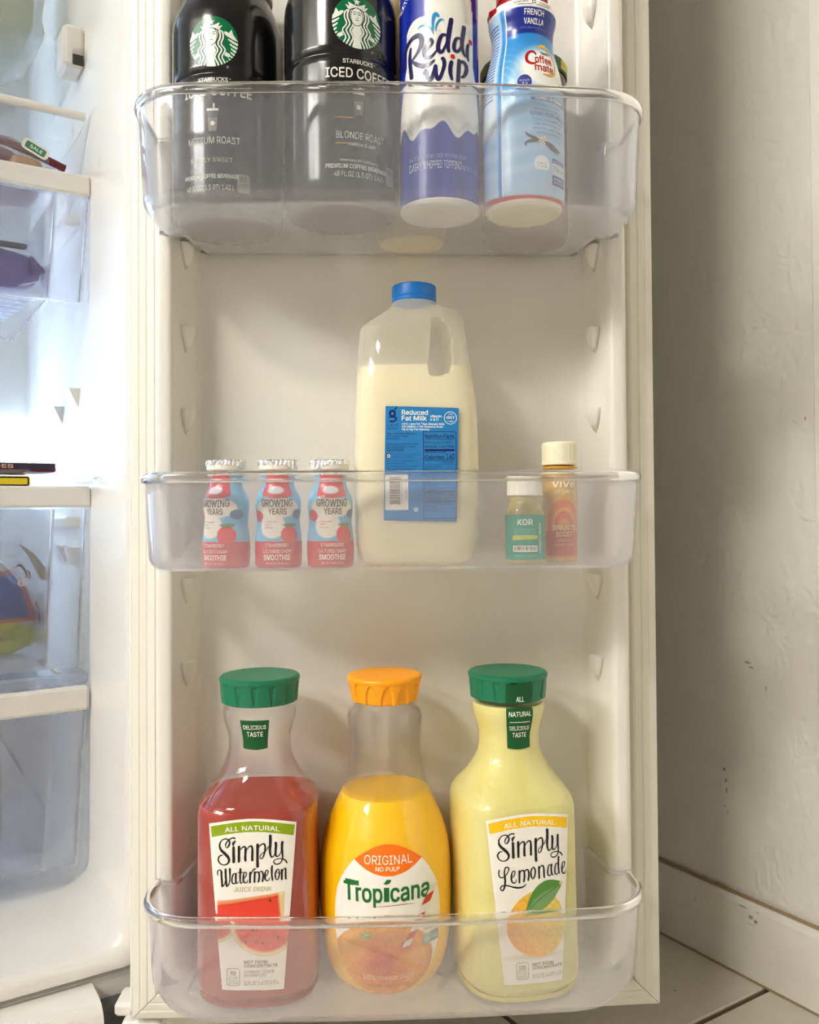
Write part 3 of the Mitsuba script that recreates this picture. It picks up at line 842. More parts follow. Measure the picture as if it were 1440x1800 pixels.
neck_seal(v, BT + '__neck_seal', .9, .3465, .3830, 0, [('DELICIOUS', .3628, 3.7, 18.2), ('TASTE', .3562, 4.3, 13.4), ('-', .3702, 0, 0), ('NATURAL', .3756, 4.2, 19.0)])
# the upper half of the same seal, still on the cap
s2 = Vessel(.1243 - .016 * .255, .798, [(.385, .0349), (.42, .0362)], None, 9)
a = Art(.001); a.grid(lambda s, t: (-.9 + (s - .5) * 23, -(387.2 + 17.5 * t)), 24, 16, lambda X, Y: np.tile(np.array([[8, 78, 38.]]), (len(X), 1)))
a.text('ALL', .0, -389.2, 4.4, WHITE, 2, width=7.2, bold=True); a.put(BT + '__neck_seal__upper_strip', s2.wrap(.395), None, base=.0012)
tag(BT, 'full carafe of pale yellow lemonade with a green cap, standing rightmost in its bin', 'bottle')

# the round-shouldered orange juice carafe
BT = 'orange_juice_bottle'
TP = [(Z3, .0365), (Z3 + .002, .0410), (.1400, .0465), (.1470, .0515), (.1559, .0553), (.1700, .0583), (.1865, .0598), (.2080, .0606), (.2275, .0606), (.2450, .0600), (.2552, .0588), (.2730, .0541), (.2922, .0457), (.3069, .0389), (.3222, .0350), (.3405, .0324), (.3484, .0320), (.3589, .0326), (.3705, .0337), (.3748, .0328), (.3796, .0286), (.3835, .0273), (.392, .0262)]
flute = lambda th, z: .0022 * np.clip((z - .300) / .03, 0, 1) * np.clip((.3775 - z) / .004, 0, 1) * (np.abs(np.sin(th * 5 + .5)) ** .6 - .6)
v = Vessel(.0067, .805, TP, None, 1.5, 0, flute)
bottle_shell(v, BT, .3020, 200)
put(BT + '__juice', v.mesh(Z3 + .001, .3020, -.0009, n=160), 'orange_juice', 60)


def arch(th, z, h=.0240):
    t = (z - .0005) / (h * .72)
    q = np.abs(((th / (2 * np.pi) * 13 + .35) % 1) - .5)
    w = .40 * np.sqrt(np.clip(1 - max(t, 0.0) ** 1.8, 0, 1)) if t < 1 else 0.0
    return -.0019 * np.clip((w - q) / .05, 0, 1)


h = .0240
cp = [(.001, 0), (.0293, 0), (.0303, .0006)] + [(.0303 + .0034 * t, .0006 + (h - .0062) * t) for t in np.linspace(.04, 1, 22)] + [(.0343, h - .0048), (.0347, h - .0034), (.0345, h - .0018), (.0335, h - .0006), (.0318, h), (.026, h - .0008), (.012, h - .0012)]
m = turned(cp, 390, arch); m.apply_translation([.0067, .805, .3838]); put(BT + '__cap', m, 'cap_orange', 35)


def orange_fruit(X, Y, c):
    n = meshkit.fbm(np.stack([X / 9, Y / 9, X * 0], 1), 3); n2 = meshkit.noise(np.stack([X / 60, Y / 60, X * 0 + 4], 1))
    d = np.hypot((X - 610) / 440, (Y - 1330) / 365) - 1
    m = soft(d, .012)
    t = np.clip(-d, 0, 1)
    a = (X - 560) / 440 + (Y - 1250) / 600
    col = fit(t, (0, (214, 132, 30)), (.15, (236, 158, 46)), (.5, (228, 130, 52)), (.8, (208, 96, 62)), (1, (202, 88, 64)))
    col = col + (n[:, None] - .5) * np.array([46, 60, 30]) + (n2[:, None] - .5) * 18
    col = over(col, (246, 190, 70), soft(np.hypot((X - 310) / 130, (Y - 1190) / 190) - 1, 1.2) * .65 * n ** .4)
    col = over(col, (240, 186, 80), soft(np.hypot((X - 860) / 120, (Y - 1310) / 80) - 1, 1.2) * .5)
    col = over(col, (196, 84, 30), soft(np.hypot((X - 800) / 60, (Y - 1195) / 45) - 1, .8) * .5)
    st = np.hypot((X - 460) / 46, (Y - 1085) / 34); an = np.arctan2(Y - 1085, X - 460)
    col = over(col, (150, 170, 84), soft(st - 1 + .25 * np.cos(5 * an), .3)); col = over(col, (214, 204, 130), soft(st - .3, .2))
    return c * (1 - m[:, None]) + col * m[:, None]


k = .0000992
W = v.wrap(.225, 'front')


def oval(s, t):
    # egg-shaped label: wide and nearly straight low down, arched to a cut top
    Y = 1660 - (1660 - 452) * t
    hw = np.interp(Y, [452, 500, 560, 640, 720, 840, 1000, 1150, 1300, 1400, 1500, 1580, 1630, 1660], [300, 335, 372, 412, 438, 458, 463, 456, 436, 410, 362, 290, 200, 40])
    return 650 + (s * 2 - 1) * hw, Y


a = Art(k, 650, 600, .2440)
a.grid(oval, 190, 240, lambda X, Y: orange_fruit(X, Y, np.tile(np.array([WHITE], float), (len(X), 1))))
a.put(BT + '__label', W, None)
b = Art(k, 650, 600, .2440)
lens = [(652 + 302 * q, 455 - 132 * (1 - q * q)) for q in np.linspace(-1, 1, 30)] + [(652 + 302 * q, 455 + 122 * (1 - q * q)) for q in np.linspace(1, -1, 30)]
b.pts(lens, (248, 116, 14), 2)
b.text('ORIGINAL', 652, 482, 72, WHITE, 3, width=428); b.text('NO PULP', 645, 535, 34, WHITE, 3, width=210, bold=True)
TG = (18, 104, 44)
b.text('Trop', 436, 798, 150, TG, 3, width=330, bold=True, rot=.03); b.text('cana', 838, 790, 150, TG, 3, width=344, bold=True, rot=-.0)
b.poly(unary_union([sbox(612, 672, 656, 792), sbox(282, 628, 396, 668)]), TG, 3)
b.pts([(608, 640), (640, 604), (676, 608), (660, 636), (630, 646)], TG, 3, 3)
b.stroke([(505, 838), (650, 828), (780, 824), (885, 832)], [2, 6, 6, 2], (150, 120, 80), 2)
# straw with red stripes
for q0, q1, c in ((0, .14, (232, 226, 218)), (.14, .30, (206, 62, 34)), (.30, .46, (236, 230, 222)), (.46, .60, (200, 70, 46)), (.60, .74, (232, 224, 214)), (.74, .88, (206, 84, 58)), (.88, 1, (236, 228, 218))):
    A_, B_ = np.array([1052, 712.]), np.array([800, 1190.]); d_ = (B_ - A_); nrm = np.array([-d_[1], d_[0]]) / np.linalg.norm(d_) * 28; sk = d_ * .045
    b.pts([A_ + d_ * q0 + nrm + sk, A_ + d_ * q1 + nrm + sk, A_ + d_ * q1 - nrm - sk, A_ + d_ * q0 - nrm - sk], c, 4)
b.text('NEVER', 1022, 1030, 42, (196, 140, 70), 3, width=104); b.text('FROM', 1022, 1058, 18, (196, 140, 70), 3, width=40); b.text('CONCENTRATE', 1022, 1092, 24, (186, 140, 84), 3, width=150)
b.poly(sbox(955, 1118, 1020, 1215), (150, 178, 160), 3); b.poly(sbox(1024, 1112, 1096, 1208), (124, 146, 172), 3); b.text('NON', 988, 1190, 30, WHITE, 4, width=46); b.text('GMO', 1060, 1180, 26, WHITE, 4, width=52)
b.text('100%', 472, 1484, 44, (250, 226, 190), 3, width=112, bold=True); b.text('ORANGE', 640, 1482, 38, (250, 226, 190), 3, width=190); b.text('JUICE', 822, 1480, 40, (250, 226, 190), 3, width=130)
b.text('PASTEURIZED  52 FL OZ (1.6 QT) 1.53 L', 655, 1560, 26, (160, 70, 36), 3, width=430)
ol = Polygon(rrect(900, 1000, 1352, 1476, 22)); b.poly(ol.difference(ol.buffer(-4)), (250, 200, 150), 3); b.text('110', 950, 1404, 34, (250, 200, 150), 3, width=54); b.text('CALORIES', 950, 1430, 14, (250, 200, 150), 3, width=76)
b.put(BT + '__label__lettering', W, .004, base=.0005)
tag(BT, 'round carafe of orange juice with an orange cap, between the two green-capped carafes', 'bottle')

# ---------------------------------------------------------------- the middle bin: milk jug, drinkable yogurts, two small shots
Z2 = .5110
MK = 'milk_jug'
# z, left, right, half depth, squareness
JR = [(Z2, -.006, .0745, .040, 4.0), (Z2 + .0012, -.0095, .078, .043, 4.2), (.5145, -.0145, .0832, .049, 4.5), (.523, -.0172, .0870, .0525, 5), (.5465, -.0190, .0902, .0545, 5), (.596, -.0195, .0911, .0550, 5), (.630, -.0190, .0905, .0545, 5),
      (.653, -.0180, .0893, .0535, 5), (.675, -.0170, .0865, .0520, 4.6), (.693, -.0160, .0838, .0495, 4.2), (.710, -.0150, .0820, .0460, 3.8), (.7205, -.0138, .0808, .0425, 3.6), (.7240, -.0115, .0805, .0405, 3.4), (.7300, -.0042, .0800, .0360, 3.0), (.7360, .0040, .0780, .0310, 2.7),
      (.7400, .0092, .0740, .0270, 2.4), (.7430, .0130, .0640, .0238, 2.2), (.7446, .0145, .0572, .0215, 2.0), (.7475, .0147, .0567, .0210, 2.0), (.7480, .0158, .0556, .0199, 2.0), (.7540, .0160, .0554, .0197, 2.0)]
MY = .790


def jug_ring(z, l, r, d, n, off=0.0, m=72):
    t = np.arange(m) * 2 * np.pi / m
    q = (np.abs(np.sin(t)) ** n + np.abs(np.cos(t)) ** n + 1e-12) ** (-1 / n)
    return np.stack([(l + r) / 2 + ((r - l) / 2 + off) * q * np.sin(t), MY - (d + off) * q * np.cos(t), np.full(m, z)], 1)


def jug(off):
    zz_ = np.unique(np.concatenate([np.linspace(Z2, .754, 70), [j[0] for j in JR]])); arr = np.array(JR)
    f = [PchipInterpolator(arr[:, 0], arr[:, k]) for k in range(1, 5)]
    return loft([jug_ring(z, *[float(q(z)) for q in f], off=off) for z in zz_])


def hole(grow):
    p = Polygon([(.0490, .7285), (.0565, .7275), (.0628, .7200), (.0662, .7065), (.0666, .6880), (.0635, .6775), (.0560, .6745), (.0470, .6750), (.0455, .684)]).buffer(-.004).buffer(.004 + grow, 12)
    m = trimesh.creation.extrude_polygon(p, .2, engine='earcut')
    m.apply_transform(np.array([[1, 0, 0, 0], [0, 0, -1, MY + .1], [0, 1, 0, 0], [0, 0, 0, 1.0]]))
    return man(m)


js = (man(jug(0)) - hole(0)).refine_to_length(.004)
js = unman(js); trimesh.smoothing.filter_taubin(js, iterations=8)
put(MK + '__jug_body', js, 'milk_plastic', 50)
ml = (man(jug(-.0012)) - hole(.0012)).trim_by_plane((0, 0, -1), -.6845).trim_by_plane((0, 0, 1), Z2 + .0014).refine_to_length(.005)
put(MK + '__milk', unman(ml), 'milk_white', 50)
cap = [(.001, 0), (.0199, 0), (.0203, .0006), (.0203, .0035), (.0198, .0042), (.0201, .0050), (.0203, .0056), (.0203, .0140), (.0196, .0155), (.0180, .0161), (.010, .0165), (.0028, .0166), (.0024, .0174)]
m = turned(cap, 240, lambda th, z: (-.00025 * (np.sin(th * 60) > 0) if .006 < z < .014 else 0 * th)); m.apply_translation([.0357, MY, .7482]); put(MK + '__cap', m, 'cap_blue', 35)
# flat label on the front of the jug; its artwork sheet is about 1000 x 1600 units of k metres
k = .0000617
BLUE, NAVY = (38, 124, 190), (10, 24, 84)
jfront = PchipInterpolator([.50, .53, .60, .66, .70], [MY - .0535, MY - .0535, MY - .0556, MY - .0535, MY - .049])
WM = lambda u, v, o: np.stack([.0385 + u, jfront(v) - o - .0015 + 9 * np.maximum(np.abs(u) - .012, 0) ** 2 * .35, v], 1)
lp = [(72, 110), (100, 97), (1040, 130), (1078, 160), (1050, 1690), (1020, 1705), (60, 1680), (35, 1660)]
a = Art(k, 560, 900, .5985); a.grid(lambda s, t: (72 - 36 * t + (1006 - 2 * t * 0 + 8 * (1 - t)) * s, 100 + 30 * s + (1575) * t), 30, 50, lambda X, Y: np.tile(np.array([BLUE], float), (len(X), 1)))
a.put(MK + '__label', WM, None, 'glossy_print')
b = Art(k, 560, 900, .5985)
b.text('Reduced', 292, 218, 62, WHITE, 2, 362, True, 'l', rot=-.02); b.text('Fat Milk', 292, 300, 62, WHITE, 2, 345, True, 'l', rot=-.01)
b.text('Vitamin', 680, 262, 34, WHITE, 2, 165, True, 'l'); b.text('A & D', 680, 306, 34, WHITE, 2, 120, True, 'l')
for t, y, w in (('44% Less Fat Than Regular Milk', 360, 590), ('2% Milkfat • Fat Reduced from', 398, 565), ('9g to 5g Per Serving', 436, 380)):
    b.text(t, 292, y, 27, WHITE, 2, w, True, 'l', rot=-.012)
cc = Point(966, 268).buffer(90); b.poly(cc.difference(cc.buffer(-8)), WHITE, 2); b.text('rBST', 966, 280, 34, WHITE, 2, 126, True); b.text('OUR', 966, 226, 22, WHITE, 2, 60); b.text('PLEDGE', 966, 326, 20, WHITE, 2, 90)
g1 = Point(165, 205).buffer(50).difference(Point(165, 205).buffer(22)); b.poly(affinity.scale(g1, .95, 1.05), NAVY, 2)
b.pts([(190, 140), (238, 105), (222, 140), (196, 158)], NAVY, 2); b.stroke([(110, 268), (165, 250), (215, 270), (205, 300), (150, 318)], [6, 22, 26, 20, 6], NAVY, 2); b.pts([(110, 300), (170, 306), (190, 330), (140, 326)], NAVY, 2)
b.text('Good &', 90, 378, 34, NAVY, 2, 150, False, 'l'); b.text('Gather', 90, 424, 34, NAVY, 2, 150, False, 'l')
for t, y, w in (('GRADE A • PASTEURIZED • HOMOGENIZED', 495, 405), ('2% MILKFAT MILK', 532, 305), ('KEEP REFRIGERATED', 566, 185), ('INGREDIENTS: REDUCED FAT MILK, NONFAT', 640, 450), ('MILK, VITAMIN A PALMITATE, VITAMIN D3', 675, 410)):
    b.text(t, 82, y, 22, NAVY, 2, w, True, 'l')
ol = sbox(82, 688, 318, 728); b.poly(ol.difference(ol.buffer(-4)), NAVY, 2); b.text('CONTAINS: MILK', 200, 720, 22, NAVY, 2, 215, True)
t3 = Point(112, 792).buffer(36); b.poly(t3, NAVY, 2); b.poly(t3.buffer(-11).difference(t3.buffer(-24)), WHITE, 3)
for t, x, y, w in (('DIST. BY TARGET CORPORATION', 165, 785, 375), ('MINNEAPOLIS, MN 55403', 165, 822, 295), ('TM & ©2018 Target Brands, Inc.', 82, 870, 430), ('Shop Target.com', 82, 905, 255), ('Guest Services 1-800-591-3869', 82, 945, 430), ('Keep package for reference.', 82, 980, 385)):
    b.text(t, x, y, 22, NAVY, 2, w, False, 'l')
ol = sbox(585, 455, 1046, 1660); b.poly(ol.difference(ol.buffer(-9)), NAVY, 2)
b.text('Nutrition Facts', 814, 552, 58, NAVY, 2, 412, True); b.poly(sbox(605, 566, 1022, 571), NAVY, 2)
b.text('8 servings per container', 608, 622, 34, NAVY, 2, 375, False, 'l'); b.text('Serving size   1 cup (240mL)', 608, 680, 34, NAVY, 2, 410, True, 'l'); b.poly(sbox(605, 700, 1018, 730), NAVY, 2)
b.text('Amount per serving', 608, 754, 20, NAVY, 2, 285, True, 'l'); b.text('Calories', 606, 836, 54, NAVY, 2, 268, True, 'l'); b.text('140', 904, 838, 74, NAVY, 2, 114, True, 'l'); b.poly(sbox(605, 848, 1018, 858), NAVY, 2)
b.text('% Daily Value*', 1010, 898, 22, NAVY, 2, 170, True, 'r')
for i, y in enumerate(range(910, 1600, 46)):
    b.poly(sbox(605, y, 1018, y + (12 if i in (8, 11) else 3)), NAVY, 2)
    t = ['Total Fat 5g', 'Saturated Fat 3g', 'Trans Fat 0g', 'Cholesterol 20mg', 'Sodium 130mg', 'Total Carb. 13g', 'Dietary Fiber 0g', 'Total Sugars 12g', 'Protein 8g', 'Vitamin D 2.5mcg', 'Calcium 310mg', 'Iron 0mg', 'Potassium 400mg', 'Vitamin A 150mcg', ''][i]
    if t:
        b.text(t, 608, y + 36, 25, NAVY, 2, 150 + 6 * len(t) % 90, False, 'l')
b.poly(sbox(60, 1010, 375, 1535), (236, 232, 224), 2)
rb = np.random.default_rng(3); y = 1100
while y < 1470:
    t = float(rb.choice([4, 7, 11, 15])); b.poly(sbox(120, y, 268, y + t), (96, 88, 80), 3); y += t + float(rb.choice([4, 6, 9, 13]))
b.text('0 85239 10403 4', 300, 1440, 22, (96, 88, 80), 3, 330, False, 'l', rot=math.pi / 2); b.text('SKU 284-02-0014', 350, 1390, 18, (96, 88, 80), 3, 270, False, 'l', rot=math.pi / 2)
b.poly(Point(480, 1530).buffer(34), (176, 196, 206), 3)
b.put(MK + '__label__lettering', WM, .006, 'glossy_print', base=.0002)
tag(MK, 'half-gallon translucent milk jug with a blue cap and a blue label', 'milk jug')


def yogurt(x, y, turn, label, fold):
    key, n = 'yogurt_drink', 0
    while key + '__bottle_body' in scene:
        n += 1; key = f'yogurt_drink_{n:03d}'
    h = lambda z: Z2 + (z - .5135) * .985
    pr = [(.5135, .0178), (.5142, .0192), (.5170, .0200), (.5307, .0203), (.5407, .0198), (.5470, .0190), (.5522, .0185), (.5580, .0188), (.5632, .0194), (.5702, .0195), (.5750, .0184), (.5783, .0168), (.5830, .0147), (.5873, .0138), (.5933, .0140), (.5973, .0141)]
    v = Vessel(x, y, [(h(z), r) for z, r in pr], None, turn)
    RED, PINK, SKY, PAPER = np.array([196, 44, 60.]), np.array([206, 58, 74.]), np.array([118, 186, 222.]), np.array([240, 234, 220.])

    def sleeve(th, z):
        X, Y = np.degrees(th), (z - Z2) * 1000          # degrees round the bottle, millimetres up
        c = np.tile(SKY, (len(X), 1))
        c = over(c, (150, 200, 228), soft(np.abs(Y - 30) - 6, 10) * .5)
        c = over(c, PAPER, soft(np.hypot(X / 62, (Y - 51) / 8.5) - 1, .06))
        c = over(c, PAPER, soft(np.hypot((X + 12) / 34, (Y - 36) / 11) - 1, .06))
        c = over(c, (214, 30, 40), soft(np.abs(X) - 47 + (Y - 60) * .2, 2) * soft(59.5 - Y + .004 * X ** 2 * .4, .6))
        c = over(c, PINK, soft(np.abs(X) - 44, 2) * soft(59 + .0009 * X ** 2 - Y, .6) * soft(Y - 77, .5))
        lid = soft(np.hypot((X - 34) / 24, (Y - 28) / 7.6) - 1, .04)
        c = over(c, (222, 58, 56), lid)
        c = over(c, (92, 130, 70), soft(np.hypot((X - 36) / 20, (Y - 36.2) / 1.6) - 1, .25))
        c = over(c, (210, 60, 66), soft(np.hypot((X + 56) / 16, (Y - 44) / 5) - 1, .06))
        c = over(c, (92, 122, 158), soft(np.hypot((X - 62) / 20, (Y - 45.5) / 4.2) - 1, .06))
        c = over(c, (214, 226, 236), soft(np.hypot((X + 4) / 26, (Y - 66) / 3.4) - 1, .3) * .9)
        c = over(c, RED, soft(Y - 22.3 + 3 * lid * 0, .3) * (1 - lid * (Y > 20.4)))
        return c
    n = 120
    zs = np.unique(np.concatenate([np.linspace(v.z[0], v.z[-1], 110), v.z]))
    th = np.linspace(-math.pi, math.pi, n + 1)
    Pn = v.pt(th[None, :], zs[:, None])
    G = np.arange(len(zs) * (n + 1)).reshape(len(zs), n + 1)
    q = np.stack([G[:-1, :-1], G[:-1, 1:], G[1:, 1:], G[1:, :-1]], -1).reshape(-1, 4)
    tt, z2 = np.meshgrid(th, zs)
    col = lin(sleeve(tt.ravel(), z2.ravel()))
    bot = np.append(G[0][:-1], 0); V = np.vstack([Pn.reshape(-1, 3), [[x, y, Z2]]]); cb = len(V) - 1
    fb = np.stack([G[0][1:], G[0][:-1], np.full(n, cb)], 1)
    put(key + '__bottle_body', trimesh.Trimesh(V, np.vstack([q[:, [0, 1, 2]], q[:, [0, 2, 3]], fb]), process=False), 'glossy_print', True, color=np.vstack([col, lin([[240, 230, 220]])]))
    W = v.wrap(h(.56), 'arc')
    b = Art(.001, 0, 0, Z2)
    DK = (92, 72, 62)
    b.text('GROWING', 0, -51.5, 6.2, DK, 1, 27.5, True, arc=-.004); b.text('YEARS', .6, -45.3, 5.0, DK, 1, 15.5, True)
    for t, yy, w in (('No sugar added', -38.5, 11), ('Calcium', -36.0, 6), ('Probiotics', -33.5, 8)):
        b.text(t, -11, yy, 1.2, (206, 96, 90), 1, w, False, 'l')
    b.text('STRAWBERRY', 0, -17.6, 3.0, WHITE, 1, 19); b.text('CULTURED DAIRY', 0, -12.6, 2.8, WHITE, 1, 24); b.text('SMOOTHIE', 0, -6.8, 4.2, WHITE, 1, 22, True); b.text('NET 3.1 FL OZ (93 mL)', 0, -3.2, 1.4, WHITE, 1, 18)
    b.put(key + '__lettering', W, .003, 'glossy_print', base=.0002)
    nk = [(.0138, .0), (.0138, .0012), (.0164, .0020), (.0168, .0030), (.0168, .0062), (.0160, .0070)]
    put(key + '__neck_ring', turned(nk, 72, at=(x, y, h(.5965))), 'cap_white', 35)
    # crimped foil lid with one torn tab hanging down
    rr = np.random.default_rng(11 + n + int(turn)); nt = 160
    tha = np.arange(nt) * 2 * np.pi / nt
    rings = []
    for r, z, amp in ((.0150, .0, 0), (.0166, -.0004, .0006), (.0172, -.0016, .0007), (.0172, .0008, .0006), (.0168, .0022, .0005), (.0158, .0028, .0003), (.013, .0030, .0002), (.006, .0031, .0001)):
        j = rr.normal(size=nt) * .5 + .7 * np.sin(tha * 31 + rr.uniform(0, 6)); tab = np.exp(-((tha - fold + np.pi) % (2 * np.pi) - np.pi) ** 2 / .10) * (z < 0)
        rad = r + amp * j + .0008 * tab
        rings.append(np.stack([x + rad * np.sin(tha), y - rad * np.cos(tha), h(.6042) + z + amp * rr.normal(size=nt) * .5 - .0038 * tab], 1))
    put(key + '__foil_lid', loft(rings), 'foil', 25)
    tag(key, label, 'bottle', 'strawberry yogurt drinks in the middle bin')


yogurt(-.1302, .757, -24, 'small pink yogurt drink with foil lid, leftmost of three, its label turned left', 1.2)
yogurt(-.0852, .757, 2, 'small pink yogurt drink with foil lid, in the middle of the three', .9)
yogurt(-.0402, .757, 8, 'small pink yogurt drink with foil lid, right beside the milk jug', -.6)

# green wellness shot
K = 'green_shot_bottle'
kp = [(Z2, .0148), (Z2 + .001, .0162), (.5135, .0171), (.5560, .0171), (.5600, .0160), (.5640, .0143), (.5655, .0137), (.5715, .0137)]
v = Vessel(.1311, .760, kp, None, -4)
put(K + '__bottle_body', v.mesh(), 'clear_sheet', True); put(K + '__drink', v.mesh(Z2 + .001, .5700, -.0007), 'green_shot', 60)
put(K + '__cap', turned([(.001, 0), (.0150, 0), (.0156, .0006)] + [(.0156, q) for q in np.linspace(.002, .0135, 6)] + [(.0150, .0147), (.0135, .0152), (.006, .0153)], 200, lambda th, z: (-.0003 * (np.sin(th * 45) > 0) if .0015 < z < .013 else 0 * th), (.1311, .760, .5712)), 'cap_white', 35)
W = v.wrap(.535)
a = Art(.001); TEAL = np.array([30, 150, 132.])
a.grid(lambda s, t: ((s - .5) * 54 - 6, -(515.5 + 39 * t)), 60, 40, lambda X, Y: np.tile(TEAL, (len(X), 1))); a.put(K + '__label', W, None)
b = Art(.001)
b.text('KOR', -1.6, -545.6, 5.0, WHITE, 1, 13, True); b.poly(Point(-1.7, -547.9).buffer(.9), (220, 150, 60), 2)
for i in range(4):
    b.text(['Ginger, lemon and sea minerals', 'cold pressed organic roots', 'with a touch of coconut', 'shake well and keep cold'][i], -1.8, -541.5 + i * 1.7, 1.1, (150, 214, 200), 1, 19 - 2 * (i % 2))
b.pts([(-13, -536.5), (2, -537), (9.5, -536.6), (9.6, -533.4), (0, -533.2), (-12.8, -532.4)], (196, 206, 70), 1)
b.poly(sbox(-12.5, -527.8, 9, -522.4), WHITE, 1)
rb = np.random.default_rng(5); xx = -11.2
while xx < 7.5:
    w_ = float(rb.choice([.3, .5, .8])); b.poly(sbox(xx, -527.2, xx + w_, -523.6), (60, 60, 56), 2); xx += w_ + float(rb.choice([.3, .5, .7]))
b.text('KEEP REFRIGERATED  1.7 FL OZ (50 mL)', -1.8, -518.2, 1.5, (150, 214, 200), 1, 20)
b.text('GINGER & LEMON', 13.2, -521, 2.0, WHITE, 1, 26, True, 'l', rot=math.pi / 2)
b.put(K + '__label__lettering', W, .003, base=.0005)
tag(K, 'small shot bottle with a white cap and teal label, shorter than its orange neighbour', 'bottle')

# orange immunity shot
K = 'orange_shot_bottle'
vp = [(Z2, .0140), (Z2 + .001, .0152), (.5140, .0158), (.5850, .0158), (.5895, .0154), (.5930, .0143), (.5955, .0138), (.5995, .0139)]
v = Vessel(.1676, .785, vp, None, 3)
put(K + '__bottle_body', v.mesh(), 'clear_sheet', True)


def vive(th, z):
    X, Y = np.degrees(th), (z - Z2) * 1000
    c = fit(np.clip(Y / 88, 0, 1), (0, (206, 150, 60)), (.5, (216, 160, 50)), (1, (214, 176, 78)))
    rr_ = np.hypot(X / 62, (Y - 33) / 24); up_ = (Y > 27)
    c = over(c, (222, 104, 56), soft(rr_ - 1, .05) * soft(27 - Y, 2) * .85)
    c = over(c, (226, 150, 60), soft(rr_ - .70, .05) * soft(27 - Y, 2)); c = over(c, (206, 92, 62), soft(rr_ - .56, .05) * soft(27 - Y, 2) * .9); c = over(c, (220, 146, 58), soft(rr_ - .3, .05) * soft(27 - Y, 2))
    c = over(c, (206, 92, 70), soft(np.abs(X) - 75, 6) * soft(np.abs(Y - 17) - 11, 2))
    return c


zs = np.linspace(Z2 + .001, .5985, 90); th = np.arange(96) * 2 * np.pi / 96
dm = loft([v.pt(th, z, -.0007) for z in zs]); tz = np.vstack([np.column_stack([th, np.full(96, z)]) for z in zs] + [[[3.1, Z2], [3.1, .5985]]])
tz[:, 0] = (tz[:, 0] + np.pi) % (2 * np.pi) - np.pi
put(K + '__drink', dm, 'print_ink', True, color=lin(vive(tz[:, 0], tz[:, 1])))
W = v.wrap(.55)
b = Art(.001, 0, 0, Z2)
b.text('vive', 0, -68.0, 6.6, (250, 240, 216), 1, 22, True, shear=.12); b.text('organic', 1.5, -62.2, 4.2, (244, 230, 196), 1, 20)
b.text('IMMUNITY', 0, -29.5, 4.2, (246, 214, 184), 1, 22, True); b.text('BOOST', 0, -23.6, 4.2, (246, 214, 184), 1, 15, True); b.text('ORIGINAL', 0, -19.0, 2.4, (240, 200, 160), 1, 13); b.text('GINGER & TURMERIC', 0, -15.2, 1.8, (240, 200, 160), 1, 19)
b.put(K + '__lettering', W, .003, base=.0002)
put(K + '__cap', turned([(.001, 0), (.0158, 0), (.0161, .0006), (.0161, .0030), (.0157, .0034), (.0159, .004)] + [(.0159, q) for q in np.linspace(.005, .0185, 6)] + [(.0153, .0202), (.0138, .0210), (.006, .0212)], 200, lambda th, z: (-.0003 * (np.sin(th * 50) > 0) if .0042 < z < .018 else 0 * th), (.1676, .785, .5992)), 'cap_cream', 35)
put(K + '__neck_ring', turned([(.0140, 0), (.0166, .0006), (.0168, .0014), (.0150, .002)], 72, at=(.1676, .785, .5955)), 'orange_shot', 35)
tag(K, 'slim orange shot bottle with a cream cap, rightmost in the middle bin', 'bottle')

# ---------------------------------------------------------------- the top bin
Z1B = .8152
CREAMY = np.array([240, 240, 232.])


